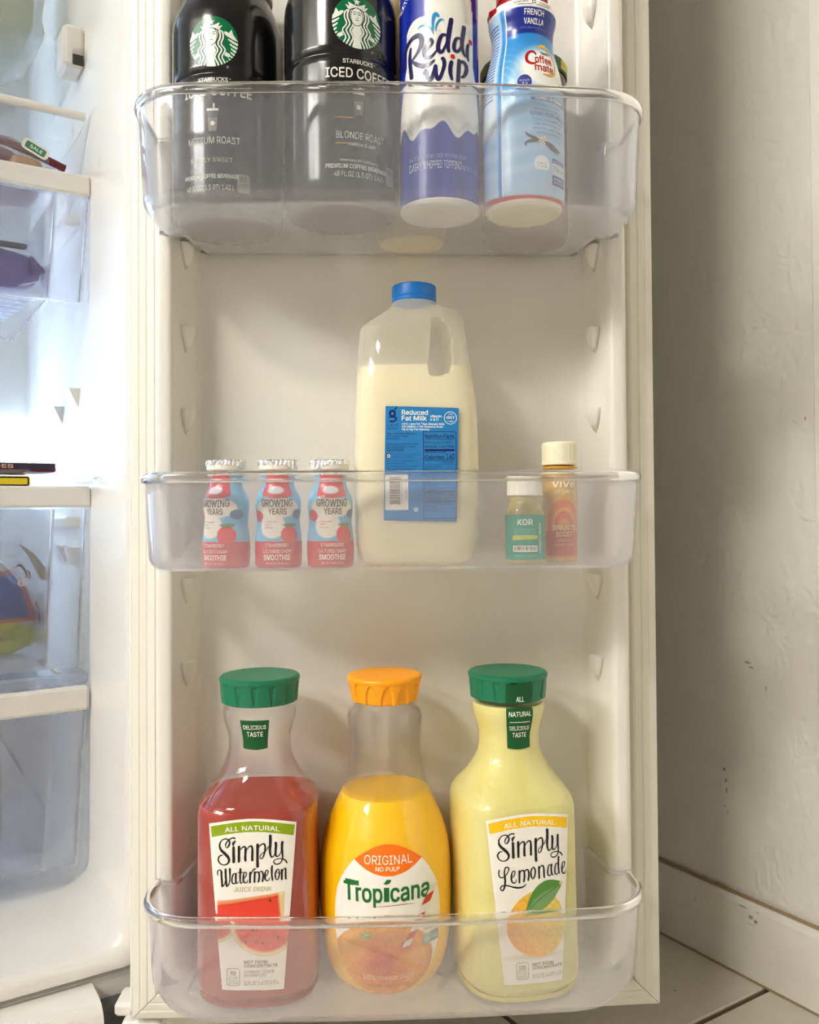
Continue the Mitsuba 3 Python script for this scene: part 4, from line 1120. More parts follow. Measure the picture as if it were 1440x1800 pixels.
def siren(b, X0, Y0, s):
    """The round green emblem: crowned long-haired figure holding two tails. Drawn on a 1500 x 1400 sheet centred on (750, 690)."""
    M = lambda p: [(X0 + (x - 750) * s, Y0 + (y - 690) * s) for x, y in p]
    mir = lambda p: [(1440 - x, y) for x, y in p]
    G, K_, Wt = (0, 104, 62), (12, 34, 26), (232, 236, 228)
    disc = Point(X0, Y0).buffer(560 * s, 48)
    b.poly(disc, G, 1)
    P_ = lambda p, c, l: b.poly(Polygon(M(p)).buffer(0).intersection(disc), c, l)

    def S(p, w, c, l):
        q = b.curve(M(p), 40); w = np.interp(np.linspace(0, 1, 40), np.linspace(0, 1, len(np.atleast_1d(w))), np.atleast_1d(w)) * s / 2
        g = unary_union([unary_union([Point(u).buffer(x, 5), Point(v_).buffer(y, 5)]).convex_hull for u, v_, x, y in zip(q[:-1], q[1:], w[:-1], w[1:])])
        b.poly(g.intersection(disc).simplify(.01), c, l)
    for f in (lambda p: p, mir):
        P_(f([(1170, 410), (1200, 520), (1310, 670), (1200, 640), (1095, 590), (1030, 540), (970, 475), (1060, 470), (1110, 500), (1140, 450)]), Wt, 3)
        for p, w in (([(1105, 640), (1190, 690), (1320, 740)], 52), ([(1140, 745), (1210, 790), (1320, 832)], 52), ([(1160, 840), (1210, 880), (1300, 920)], 48), ([(1150, 925), (1200, 960), (1270, 1000)], 44), ([(1130, 1005), (1170, 1030), (1230, 1066)], 40), ([(1105, 1070), (1140, 1095), (1180, 1120)], 36), ([(1060, 1125), (1085, 1145), (1110, 1166)], 32)):
            S(f(p), [w * .6, w, w], Wt, 3)
        S(f([(1080, 590), (1200, 650), (1310, 700)]), 16, K_, 4)
        P_(f([(985, 940), (1030, 905), (1070, 935), (1140, 970), (1110, 1045), (1050, 1020), (985, 985)]), Wt, 5)
        for dx, w in ((0, 1), (82, 1), (158, .9)):
            hair = [(790 + dx * .62, 415 + dx * .25), (848 + dx * .8, 500), (842 + dx * .86, 640), (800 + dx * .9, 740), (850 + dx, 840), (868 + dx, 900), (808 + dx, 1010), (812 + dx, 1070), (870 + dx, 1180), (880 + dx, 1260)]
            S(f(hair), [66 * w] * 3 + [60 * w] * 7, K_, 5 if dx else 6); S(f(hair), [38 * w] * 3 + [36 * w] * 7, Wt, 6 if dx else 7)
        P_(f([(720, 395), (800, 402), (905, 435), (975, 330), (890, 365), (912, 272), (800, 325), (760, 340), (720, 340)]), Wt, 8)
    P_([(640, 740), (800, 740), (790, 800), (838, 900), (780, 1010), (790, 1080), (840, 1290), (600, 1290), (650, 1080), (660, 1010), (602, 900), (650, 800)], Wt, 7)
    face = affinity.scale(Point(*M([(720, 580)])[0]).buffer(1, 32), 128 * s, 185 * s)
    b.poly(face.buffer(14 * s), K_, 8); b.poly(face, Wt, 9)
    S([(560, 455), (720, 398), (880, 455)], 20, K_, 9)
    st = [(720 + (86 if i % 2 == 0 else 36) * math.sin(i * math.pi / 5), 262 - (86 if i % 2 == 0 else 36) * math.cos(i * math.pi / 5)) for i in range(10)]
    P_(st, Wt, 8)
    for x in (668, 775):
        S([(x - 42, 500), (x, 482), (x + 42, 498)], [8, 16, 8], K_, 10); S([(x - 34, 540), (x, 526), (x + 34, 540)], [8, 20, 8], K_, 10)
    S([(735, 560), (744, 606), (706, 614)], [6, 8, 12], K_, 10); S([(684, 660), (720, 652), (756, 658)], [8, 20, 8], K_, 10)
    b.text('®', X0 + 330 * s, Y0 + 600 * s, 60 * s, (190, 190, 184), 3)


def coffee(x, y, rot, label, roast, tone, second):
    key = 'coffee_bottle'
    if key + '__bottle_body' in scene:
        key += '_001'
    z = lambda q: Z1B + q
    pr = [(z(0), .040), (z(.0015), .0445), (z(.006), .0482), (z(.012), .0496), (z(.02), .050), (z(.117), .050), (z(.1215), .0494), (z(.1240), .0484), (z(.1265), .0494), (z(.131), .0500), (z(.172), .0500), (z(.180), .0494), (z(.188), .0474), (z(.196), .0442), (z(.203), .0410), (z(.210), .0386), (z(.214), .0380), (z(.222), .0380)]
    v = Vessel(x, y, pr, None, rot)
    put(key + '__bottle_body', v.mesh(n=128, dz=.0025), 'coffee_black', 60)
    put(key + '__neck_band', turned([(.0385, 0), (.0405, .0012), (.0409, .004), (.0409, .024), (.040, .026)], 96, at=(x, y, z(.2125))), 'cap_white', 35)
    put(key + '__cap', turned([(.030, 0), (.0392, .0006), (.0394, .003), (.0394, .020), (.038, .0225), (.020, .023)], 220, lambda th, q: (-.0005 * (np.sin(th * 60) > 0) if .003 < q < .020 else 0 * th), (x, y, z(.239))), 'lid_dark_green', 35)
    b = Art(.001, 0, 0, Z1B)
    L = (226, 224, 216)
    siren(b, 0, -150.5, .0393)
    b.text('STARBUCKS', 0, -115.5, 3.6, L, 3, 26.5, True); b.text('®', 15, -117, 1.4, L, 3)
    b.text('ICED COFFEE', 3.2, -103.5, 8.0, L, 3, 62, True)
    # a little printed cup with a straw
    b.pts([(-4.6, -90), (4.6, -90), (3.6, -72), (-3.6, -72)], (64, 62, 60), 1); b.pts([(-4.2, -84), (4.2, -84), (3.4, -72.6), (-3.4, -72.6)], (112, 108, 100), 2); b.poly(sbox(-5.2, -92, 5.2, -90), L, 2); b.poly(sbox(.4, -96.5, 1.8, -92), L, 2); b.poly(Point(0, -79).buffer(2.0), L, 3)
    b.text(roast, 3 if second else 0, -52.5 if second else -61.5, 5.6 if second else 5.8, L, 3, 44 if second else 47)
    if second:
        b.poly(sbox(-20, -70.2, -4, -69.4), (196, 140, 40), 2); b.poly(sbox(-20, -48.6, -8, -47.8), (196, 140, 40), 2); b.text('mellow & soft', 3, -46.6, 3.0, L, 3, 24, shear=.2, anchor='m')
        b.text('UNSWEETENED, KEEP REFRIGERATED', 1, -33.2, 1.8, L, 3, 34)
        b.text('PREMIUM COFFEE BEVERAGE', 0, -27.6, 3.4, L, 3, 56, True); b.text('48 FL OZ (1.5 QT) 1.42 L', 2.2, -20.6, 4.2, L, 3, 46)
    else:
        b.text('SUBTLY SWEET', -2, -45.5, 3.8, (196, 176, 140), 3, 38); b.text('PREMIUM COFFEE BEVERAGE', -3, -31.5, 3.4, L, 3, 50, True); b.text('48 FL OZ (1.5 QT) 1.42 L', -3.5, -21.5, 4.2, L, 3, 44)
    bx0 = 26 if not second else 33
    b.poly(Polygon(rrect(bx0 - 5, bx0 + 6, -36, -20, 2)), (140, 136, 128), 1); b.text('60', bx0 + .5, -29.8, 4.4, (50, 48, 46), 2, 6, True); b.text('CALORIES', bx0 + .5, -26.6, 1.3, (50, 48, 46), 2, 8); b.text('PER SERVING', bx0 + .5, -24, 1.2, (50, 48, 46), 2, 8.6)
    b.put(key + '__print', v.wrap(z(.08)), .0025, 'glossy_print', step=.00003, base=.00012)
    tag(key, label, 'bottle')


coffee(-.1341, .797, -6, 'black iced coffee bottle with green emblem, leftmost in the top bin', 'MEDIUM ROAST', None, False)
coffee(-.0290, .7625, 19, 'black iced coffee bottle with green emblem, beside the blue whipped cream can', 'BLONDE ROAST', None, True)

# whipped cream can
K = 'whipped_cream_can'
pr = [(Z1B, .0300), (Z1B + .0008, .0338), (Z1B + .003, .0348), (Z1B + .0045, .0343), (Z1B + .18, .0343), (Z1B + .195, .0340), (Z1B + .205, .0325), (Z1B + .215, .029), (Z1B + .222, .0235), (Z1B + .226, .0225)]
v = Vessel(.0570, .748, pr, None, -2)


def can_art(th, z):
    X, Y = np.degrees(th) * .0343 * np.pi / 180 * 1000, (z - Z1B) * 1000      # millimetres
    c = np.tile(np.array([22, 42, 150.]), (len(X), 1)) + 10 * np.sin(X[:, None] * .3)
    wav = 62 + 4.5 * np.sin(X * .16 + 2.0) + 3.0 * np.sin(X * .31 + .6)
    edge_up = np.minimum(200 + 0 * X, np.where(X < -10, 141 + 17 * np.sqrt(np.clip(1 - ((X + 17) / 17.) ** 2, 0, 1)), 168 + 40 * np.sqrt(np.clip(1 - ((X - 6) / 25.) ** 2, 0, 1))))
    edge_up = np.where(np.abs(X) > 33, 120 - (np.abs(X) - 33) * 3.0, edge_up)
    cream = soft(Y - edge_up, 1.0) * soft(wav - Y, 1.5)
    crm = np.tile(np.array([240, 238, 230.]), (len(X), 1))
    for (cx, cy, rx, ry, w, k_) in ((-17, 138, 16, 14, 4.5, .55), (4, 158, 20, 34, 5, .6), (8, 160, 24, 40, 3, .3), (-24, 120, 10, 22, 3, .4)):
        d = np.abs(np.hypot((X - cx) / rx, (Y - cy) / ry) - 1) * rx
        crm = over(crm, (196, 192, 180), soft(d - w * .5, w) * k_ * (Y > cy - 4))
    crm = over(crm, (206, 204, 198), soft(np.abs(Y - wav - 5) - 2.5, 4) * .6)
    return c * (1 - cream[:, None]) + crm * cream[:, None]


def painted(v, z0, z1, fn, n=240, dz=.0006):
    zs = np.unique(np.concatenate([np.linspace(z0, z1, int((z1 - z0) / dz)), v.z[(v.z >= z0) & (v.z <= z1)]]))
    th = np.linspace(-math.pi, math.pi, n + 1); P_ = v.pt(th[None, :], zs[:, None])
    G = np.arange(len(zs) * (n + 1)).reshape(len(zs), n + 1); q = np.stack([G[:-1, :-1], G[:-1, 1:], G[1:, 1:], G[1:, :-1]], -1).reshape(-1, 4)
    tt, z2 = np.meshgrid(th, zs)
    return trimesh.Trimesh(P_.reshape(-1, 3), np.vstack([q[:, [0, 1, 2]], q[:, [0, 2, 3]]]), process=False), lin(np.clip(fn(tt.ravel(), z2.ravel()), 0, 255))


m, c = painted(v, Z1B + .0045, Z1B + .215, can_art)
put(K + '__can', m, 'glossy_print', True, color=c)
put(K + '__base', turned([(.012, .0012), (.024, .0006), (.0300, 0), (.0338, .0008), (.0347, .003), (.0342, .0048), (.030, .006)], 96, at=(.0570, .748, Z1B)), 'cap_white', 35)
put(K + '__nozzle_cap', turned([(.020, 0), (.0235, .001), (.0235, .012), (.017, .02), (.015, .05), (.012, .053)], 64, at=(.0570, .748, Z1B + .214)), 'cap_red', 35)
k9 = .0000553
b = Art(k9, 684, 850, Z1B + .1335)          # sheet of 1350 x 1800, as for the carafe labels
S = lambda p, w, c=(34, 30, 84), l=3: b.stroke(p, w, c, l)
S([(128, 1108), (138, 960), (185, 780), (280, 690), (370, 694), (404, 760), (384, 870), (320, 970), (252, 1040)], [34, 36, 44, 56, 74, 74, 64, 40, 24]); S([(240, 840), (226, 980), (232, 1100), (250, 1290)], [30, 48, 50, 54]); S([(250, 1040), (330, 1120), (430, 1172), (530, 1152), (590, 1108)], [26, 60, 66, 60, 24])
S([(452, 960), (520, 896), (562, 826), (534, 784), (476, 836), (440, 940), (454, 1030), (516, 1060), (590, 1010), (640, 950)], [22, 34, 46, 46, 54, 60, 58, 48, 34, 22])
S([(752, 728), (700, 742), (656, 850), (650, 950), (690, 994), (744, 920), (790, 810)], [40, 56, 64, 64, 50, 36, 28]); S([(846, 490), (812, 690), (794, 850), (806, 970)], [68, 74, 66, 50])
S([(966, 744), (916, 776), (888, 870), (896, 944), (940, 950), (996, 870), (1024, 760)], [36, 52, 58, 56, 44, 34, 26]); S([(1044, 556), (1016, 740), (1014, 880), (1052, 980), (1084, 960)], [64, 66, 60, 46, 24])
S([(1108, 796), (1092, 920), (1112, 1040)], [40, 56, 20])
S([(438, 1290), (462, 1250), (480, 1330), (520, 1400), (570, 1320), (606, 1200), (612, 1320), (650, 1400), (706, 1300), (740, 1160), (716, 1090)], [40, 56, 60, 60, 50, 58, 60, 58, 50, 58, 60]); S([(846, 1136), (826, 1260), (850, 1390)], [60, 66, 40])
S([(964, 1090), (954, 1250), (940, 1480)], [60, 62, 56]); S([(966, 1180), (1020, 1090), (1072, 1130), (1062, 1260), (1000, 1330)], [30, 50, 62, 58, 30])
b.poly(Point(866, 1046).buffer(36), (206, 34, 44), 3); b.poly(affinity.scale(Point(1146, 735).buffer(36), .85, 1.1), (206, 34, 44), 3)
CY = (34, 140, 206)
S([(576, 710), (530, 600), (440, 545), (344, 594)], [8, 36, 40, 6], CY); S([(590, 650), (572, 520), (606, 410), (652, 440)], [8, 40, 60, 40], CY); S([(618, 672), (634, 560), (690, 496), (744, 512)], [6, 34, 38, 6], CY)
b.text('made with', 480, 1610, 56, (150, 160, 190), 2, 210); b.text('Real Cream', 790, 1590, 100, (232, 150, 140), 2, 420, True, shear=.15, rot=.08)
b.text('EXTRA', 190, 90, 60, WHITE, 2, 260, True, rot=.9)
b.text('DELICIOUS CREAMY, MADE WITH REAL DAIRY', 640, 2590, 60, (150, 160, 210), 2, 850); b.text('DAIRY WHIPPED TOPPING', 600, 2750, 120, (206, 210, 232), 2, 780); b.text('NET WT 6.5 OZ', 1120, 2740, 60, (170, 178, 216), 2, 220)
b.put(K + '__print', v.wrap(Z1B + .1, 'front'), .003, 'glossy_print', base=.0002)
tag(K, 'blue and white whipped cream spray can with red-dotted lettering', 'spray can')

# creamer bottle in a printed shrink sleeve
K = 'creamer_bottle'
z = lambda q: Z1B + q
pr = [(z(0), .0300), (z(.001), .0318), (z(.004), .0336), (z(.010), .0352), (z(.030), .0356), (z(.085), .0354), (z(.100), .0348), (z(.112), .0336), (z(.124), .0310), (z(.134), .0284), (z(.143), .0268), (z(.150), .0266), (z(.157), .0274), (z(.163), .0288), (z(.168), .0294), (z(.172), .0290), (z(.1755), .0270), (z(.178), .0225), (z(.186), .0215)]
v = Vessel(.1300, .7460, pr, None, 11)


def creamer_art(th, zq):
    X, Y = np.degrees(th), (zq - Z1B) * 1000
    t = np.clip((Y - 10) / 140, 0, 1)
    n = meshkit.noise(np.stack([X / 10, Y / 6, X * 0], 1))
    c = fit(t, (0, (176, 206, 232)), (.5, (150, 196, 232)), (.75, (90, 168, 226)), (1, (40, 130, 210)))
    rip = np.sin(np.hypot((X + 52) * .6, Y - 104) * 1.1)
    c = over(c, (196, 226, 244), (rip > .75) * soft(np.hypot((X + 52) / 40, (Y - 104) / 26) - 1, .8) * .35)
    for y0 in (78, 62, 46, 30):
        c = over(c, (206, 226, 244), soft(np.abs(Y - y0 - 4 * np.sin(X * .03)) - 2.5, 6) * .5)
    c = over(c, (250, 250, 246), soft(np.hypot((X - 16) / 44, (Y - 114) / 19) - 1, .5))
    c = over(c, (30, 44, 138), soft(np.abs(X - 6) - 56, 2) * soft(146.5 - .0007 * X ** 2 - Y, .6) * soft(Y - 168.0, .6))
    c = over(c, (246, 244, 238), soft(167.5 - Y, .6))
    c = over(c, (60, 140, 206), soft(np.abs(X + 54) - 3, 2) * soft(Y - 168, .6)); c = over(c, (240, 244, 246), soft(np.abs(X + 50) - 1, .8) * soft(Y - 168, .6))
    c = over(c, (232, 236, 238), soft(X + 60, 3) * (Y > 60) * .75)
    c = over(c, (60, 90, 170), soft(X + 66, 2) * (np.sin(Y * 2.2) > .1) * (Y > 90) * (Y < 160) * soft(-X - 100, 4) * .7)
    c = over(c, (182, 44, 52), soft(Y - 8.5 + 2.5 * np.cos(np.radians(X)), .8) * soft(3.0 - Y, .6))
    c = over(c, (240, 232, 214), soft(Y - 3.5, .5))
    return c


m, c = painted(v, Z1B, z(.178), creamer_art, 200, .0007)
put(K + '__bottle_body', m, 'glossy_print', True, color=c)
put(K + '__base', turned([(.010, .0015), (.024, .0008), (.0300, -.0001), (.0318, .001), (.030, .003)], 80, at=(.1300, .7460, Z1B)), 'cap_cream', 35)
put(K + '__neck', turned([(.0205, 0), (.0212, .001), (.0214, .008), (.021, .011)], 80, at=(.1300, .746, z(.176))), 'cap_red', 35)
put(K + '__cap', turned([(.020, 0), (.0222, .0006), (.0224, .002), (.0224, .020), (.021, .022), (.008, .0222)], 240, lambda th, q: (-.0006 * (np.sin(th * 55) > 0) if .002 < q < .019 else 0 * th), (.1300, .746, z(.1835))), 'cap_red', 35)
# torn film edge standing away at the shoulder
tf = [np.array([[.0292 * math.sin(t), -.0292 * math.cos(t), 0], [(.0304 + .0012 * math.sin(t * 9)) * math.sin(t), -(.0304 + .0012 * math.sin(t * 9)) * math.cos(t), .0062 + .002 * math.sin(t * 7)], [(.0299 + .0012 * math.sin(t * 9)) * math.sin(t), -(.0299 + .0012 * math.sin(t * 9)) * math.cos(t), .0064 + .002 * math.sin(t * 7)], [.0288 * math.sin(t), -.0288 * math.cos(t), .0002]]) + [.13, .746, z(.1685)] for t in np.linspace(-1.75, -1.0, 14)]
put(K + '__torn_film', loft(tf), 'cap_red', 40)
b = Art(.001, 0, 0, Z1B)
NV = (40, 52, 140); W_ = (248, 246, 240)
b.text('COMFORT', -13.5, -171.0, 1.9, (40, 40, 60), 2, 14.5); b.text('CLASSICS', 14, -171.0, 1.9, (40, 40, 60), 2, 15); b.poly(Polygon(rrect(-2, 1.6, -173.6, -170.6, .5)).difference(Polygon(rrect(-1.5, 1.1, -173.2, -171, .4))), (40, 40, 60), 2); b.stroke([(-18, -169.6), (-2.2, -169.6)], .35, (40, 40, 60), 2); b.stroke([(2.2, -169.6), (18, -169.6)], .35, (40, 40, 60), 2)
b.text('FRENCH', .5, -161.0, 4.6, W_, 2, 21.5, True); b.text('VANILLA', .8, -154.0, 4.6, W_, 2, 23, True); b.text('NATURAL AND ARTIFICIAL FLAVORS', .5, -150.0, 1.8, (120, 130, 190), 2, 30)
RD, GD = (180, 24, 30), (226, 176, 60)
b.stroke([(4, -133), (10, -135.6), (18, -132), (22, -123), (19, -112), (10, -108.6), (6, -109)], [2, 3.4, 2.4, 1.0, 1.8, 2.8, 1], GD, 2)
b.stroke([(.5, -126.5), (-3.6, -129), (-8.2, -125.5), (-8.2, -119.6), (-3.6, -117.4), (.8, -119.6)], [1.6, 2.0, 2.8, 2.8, 2.0, .8], RD, 3)
b.text('offee', 8.2, -119.0, 6.6, RD, 3, 18.5, True); b.text('mate', 8, -111.6, 6.2, RD, 3, 19.5, True); b.text('Nestlé', 11, -127.6, 2.4, (40, 36, 60), 3, 10, True)
b.poly(Point(-11, -101).buffer(6.6), (240, 240, 240), 2); b.poly(Point(-11, -101).buffer(6.1), (64, 70, 150), 3); b.text('VALUE SIZE', -11, -101.4, 1.5, W_, 4, 8.5); b.text('32', -11, -97.4, 3.0, W_, 4, 5)
b.poly(sbox(-6, -89.5, 31, -85.2), (96, 108, 160), 2); b.text('CLASSIC ON DEMAND', 12.5, -86.2, 2.6, W_, 3, 30, True)
for i, (t, h_, w) in enumerate((('Your day just got comfier', 1.9, 30), ('because you brought home', 1.9, 32), ('WARM, RICH VANILLA', 3.2, 38), ('on your side, a soothing flavor', 1.9, 34), ('with every creamy pour', 1.9, 30), ('made for slow mornings', 1.9, 34), ('and cozy afternoons', 1.9, 26))):
    b.text(t, 12, -81 + [0, 3.8, 8.6, 12.6, 16.4, 20, 23.6][i], h_, (96, 120, 176), 2, w, i == 2)
for p, w in (([(2, -51), (-4, -53.4), (-9, -56), (-10.6, -58.4)], [1.5, 3.0, 2.0, .6]), ([(0, -50), (-6, -50.6), (-10.6, -48.6), (-10, -46.6)], [1.5, 3.4, 2.0, .8]), ([(5, -50.5), (12, -48.6), (19, -46.2), (23.5, -45.6)], [1.6, 3.8, 2.8, .8]), ([(6, -49), (13, -46), (20.4, -43)], [1.2, 3.0, .8])):
    b.stroke(p, w, (74, 74, 56), 2)
for i in range(7):
    a_ = i * 2 * math.pi / 7; b.pts([(3.4, -52), (3.4 + 2.6 * math.cos(a_ - .3), -52 + 2.6 * math.sin(a_ - .3)), (3.4 + 5.2 * math.cos(a_), -52 + 5.2 * math.sin(a_)), (3.4 + 2.6 * math.cos(a_ + .3), -52 + 2.6 * math.sin(a_ + .3))], (238, 226, 178), 3)
b.poly(Point(3, -32).buffer(7).intersection(sbox(-9, -40, 14, -27)), (236, 240, 244), 2); b.text('0g TRANS FAT', 3, -31.6, 1.5, (110, 130, 170), 3, 9); b.text('LACTOSE FREE', 3, -29, 1.4, (110, 130, 170), 3, 9)
b.poly(sbox(13, -38, 31, -34.6), (70, 84, 156), 2); b.poly(sbox(13, -34.4, 31, -24.6), (206, 218, 232), 2); b.poly(sbox(13, -24.2, 31, -16), (70, 84, 156), 2)
b.text('NUTRITION PER TBSP', 22, -35.4, 1.6, W_, 3, 16); b.text('35 CAL 1.5g 5g', 22, -28.4, 3.2, (80, 90, 120), 3, 15); b.text('KEEP REFRIGERATED', 22, -20.6, 1.6, W_, 3, 15); b.text('32 FL OZ (1 QT)', 22, -17.8, 1.6, W_, 3, 14)
b.put(K + '__print', v.wrap(z(.10)), .0025, 'glossy_print', step=.00005, base=.00015)
tag(K, 'light blue creamer bottle with a red cap, rightmost in the top bin', 'bottle')

# the jar behind the creamer and the pale squeeze bottle behind the whipped cream
K = 'sauce_jar'
put(K + '__jar_body', turned([(.030, 0), (.0385, .0012), (.0408, .006), (.0408, .150), (.040, .154)], 96, at=(.1447, .8255, Z1B)), 'jar_brown', 35)
put(K + '__lid', turned([(.036, 0), (.0412, .0006), (.0418, .002), (.0418, .011), (.0405, .0135), (.037, .0142), (.020, .0138)], 120, at=(.1447, .8255, Z1B + .154)), 'lid_dark_green', 35)
lv = Vessel(.1447, .8255, [(Z1B + .150, .0418), (Z1B + .170, .0418)], None, 0)
b = Art(.001, 0, 0, Z1B); b.poly(sbox(34, -165, 52, -156.5), (206, 186, 60), 1); b.text('BEST BY', 43, -159.6, 2.6, (60, 60, 30), 2, 14); b.put(K + '__lid__sticker', lv.wrap(Z1B + .16), .003, base=.0002)
tag(K, 'brown sauce jar with a dark green lid, behind the creamer bottle', 'jar')
K = 'squeeze_bottle'
put(K + '__bottle_body', turned([(.024, 0), (.031, .0012), (.0328, .006), (.0328, .15), (.0315, .19), (.028, .215), (.018, .235)], 80, at=(.0357, .8320, Z1B)), 'squeeze_yellow', 35)
put(K + '__cap', turned([(.014, 0), (.0185, .0006), (.0185, .018), (.012, .022), (.006, .04)], 60, at=(.0357, .8320, Z1B + .234)), 'cap_white', 35)
tag(K, 'pale yellow squeeze bottle, mostly hidden behind the whipped cream can', 'bottle')


# ---------------------------------------------------------------- food inside the refrigerator
def pillow(a0, a1, b0, b1, z0, z1, n=2.6, amp=.006, fr=40, seed=1, flat=True, sub=4):
    m = trimesh.creation.icosphere(subdivisions=sub)
    v = m.vertices
    s = np.sign(v) * np.abs(v) ** (2 / n)
    s = s / np.maximum((np.abs(s) ** n).sum(1, keepdims=True) ** (1 / n), 1e-6)
    c = np.array([(a0 + a1) / 2, (b0 + b1) / 2, (z0 + z1) / 2]); h = np.array([(a1 - a0) / 2, (b1 - b0) / 2, (z1 - z0) / 2])
    q = c + s * h
    w = np.stack([meshkit.fbm(q * fr, 3, seed + k) - .5 for k in range(3)], 1)
    q = q + 2 * amp * w
    if flat:
        q[:, 2] = np.maximum(q[:, 2], z0)
    return trimesh.Trimesh(q, m.faces, process=False)


def crumple(a0, a1, b, z0, z1, amp, seed, n=60, bend=.0):
    """An upright sheet of thin film with sharp creases."""
    u, w = np.meshgrid(np.linspace(0, 1, n), np.linspace(0, 1, n), indexing='ij')
    p = np.stack([a0 + (a1 - a0) * u, b + 0 * u, z0 + (z1 - z0) * w], -1)
    f = lambda k: np.abs(meshkit.fbm(np.stack([u * 5 + k, w * 5, u * 0 + seed], -1), 3, seed) - .5)
    p[..., 1] += amp * 3 * f(0) - bend * (u - .5) ** 2; p[..., 0] += amp * f(9); p[..., 2] += amp * f(17)
    i = np.arange(n * n).reshape(n, n); q = np.stack([i[:-1, :-1], i[1:, :-1], i[1:, 1:], i[:-1, 1:]], -1).reshape(-1, 4)
    return trimesh.Trimesh(p.reshape(-1, 3), np.vstack([q[:, [0, 1, 2]], q[:, [0, 2, 3]]]), process=False)


mat('produce_green', princ({'type': 'rgb', 'value': [0.42, 0.46, 0.31]}, 0.4))
mat('meat_red', princ(proc(lambda p, n, uv: mix((0.16, 0.03, 0.045), (0.33, 0.13, 0.14), fbm(p.x * 70, p.y * 70, p.z * 90))), 0.35))
mat('tray_red', princ(rgb(110, 12, 30), 0.4))
mat('deli_tan', princ(rgb(170, 142, 118), 0.5))
mat('purple_pack', princ({'type': 'rgb', 'value': [0.12, 0.07, 0.22]}, 0.4))
mat('salad_green', princ({'type': 'rgb', 'value': [0.31, 0.34, 0.045]}, 0.4))
mat('bread_tan', princ(rgb(150, 142, 128), 0.6))
mat('yellow_pack', princ(rgb(238, 204, 24), 0.4))
K = 'produce_bag'
put(K + '__greens', inF(pillow(-.10, .19, 1.17, 1.33, 1.1335, 1.30, 3, .012, 22, 3)), 'produce_green', True)
put(K + '__bag', inF(pillow(-.13, .204, 1.155, 1.35, 1.1292, 1.34, 3.5, .008, 30, 5)), 'bag_plastic', True)
put(FR + '__shelf', inF(bx(-.245, .2355, 1.10, 1.44, 1.1245, 1.1285)), 'clear_sheet', False)
tag(K, 'clear bag of pale green produce on the top glass shelf', 'bag')
K = 'meat_package'
put(K + '__tray', inF(pillow(-.16, .1960, 1.118, 1.27, .9655, .978, 4, .002, 30, 7)), 'tray_red', True)
put(K + '__meat', inF(pillow(-.15, .172, 1.122, 1.25, .9705, 1.012, 3.2, .006, 34, 8)), 'meat_red', True)
put(K + '__red_edge', inF(tube([(a, 1.128 + .02 * t, 1.0225 - .030 * max(0, t) ** 2.0) for a, t in zip(np.linspace(-.15, .2185, 24), np.linspace(-.8, 1, 24))], .0034, 8, squash=1.5)), 'tray_red', True)
put(K + '__wrap', inF(pillow(-.17, .2130, 1.113, 1.275, .9648, 1.0200, 3.0, .005, 45, 9)), 'bag_plastic', True)
put(K + '__deli_slices', inF(pillow(.150, .188, 1.1165, 1.15, .968, .990, 3.2, .003, 50, 12)), 'deli_tan', True)
b = Art(.001); b.poly(affinity.rotate(Polygon(rrect(162, 194, -1006, -992, 5)), 24), (222, 222, 214), 1); b.poly(affinity.rotate(Polygon(rrect(166, 190, -1003.5, -994.5, 2)), 24), (70, 120, 92), 2); b.text('SALE', 178, -997, 4, (220, 230, 222), 3, 15, True, rot=-.42)
put(K + '__sticker', *(lambda mc: (inF(mc[0]), 'print_ink', True, mc[1]))(b.build(lambda u, w, o: np.stack([u, 1.1115 - o + 0 * u, w - .003], 1))))
tag(K, 'clear-wrapped red meat package on the shelf above the top drawer', 'meat package')
K = 'purple_package'
put(K + '__pouch', inF(pillow(.00, .192, 1.125, 1.19, .8295, .882, 2.6, .006, 26, 13)), 'purple_pack', True)
put(K + '__tip', inF(trimesh.convex.convex_hull(np.array([(.176, 1.13, .848), (.176, 1.165, .848), (.176, 1.13, .872), (.176, 1.165, .872), (.1955, 1.142, .857), (.1955, 1.15, .860)]))), 'purple_pack', True)
put(K + '__clip', inF(bx(.135, .172, 1.13, 1.14, .8795, .8855, .002)), 'dark_metal', False)
tag(K, 'purple pouch lying in the uppermost clear drawer', 'pouch')
K = 'film_bag'
put(K + '__film', inF(crumple(-.05, .196, 1.215, .83, .925, .012, 4)), 'bag_plastic', 20)
tag(K, 'crumpled clear plastic bag at the back of the uppermost drawer', 'plastic bag')
K = 'snack_pack'
m = inF(bx(-.06, .1745, 1.125, 1.25, .5902, .6028, .002)); put(K + '__box', m, 'yellow_pack', False)
b = Art(.001); ol = Polygon(rrect(-58, 173, -602, -591, 3)); b.poly(ol.difference(ol.buffer(-1.6)), (20, 18, 18), 1); b.text('MILD', 120, -594, 5, (20, 18, 18), 1, 30, True)
put(K + '__print', *(lambda mc: (inF(mc[0]), 'print_ink', True, mc[1]))(b.build(lambda u, w, o: np.stack([u, 1.1248 - o + 0 * u, w], 1))))
tag(K, 'flat yellow food box with a black outline on the middle shelf', 'food box')
K = 'sausage_pack'
put(K + '__tray', inF(join(bx(-.06, .2050, 1.132, 1.24, .6085, .6140, .0015))), 'tray_red', False)
put(K + '__film', inF(pillow(-.08, .2220, 1.128, 1.25, .6035, .6225, 4, .002, 40, 22)), 'bag_plastic', True)
b = Art(.001); b.poly(sbox(-60, -618.5, 203, -611), (40, 30, 50), 1); b.text('HOT SAUSAGES', 112, -612.6, 4.2, (226, 170, 140), 2, 88, True)
put(K + '__print', *(lambda mc: (inF(mc[0]), 'print_ink', True, mc[1]))(b.build(lambda u, w, o: np.stack([u, 1.1275 - o + 0 * u, w], 1))))
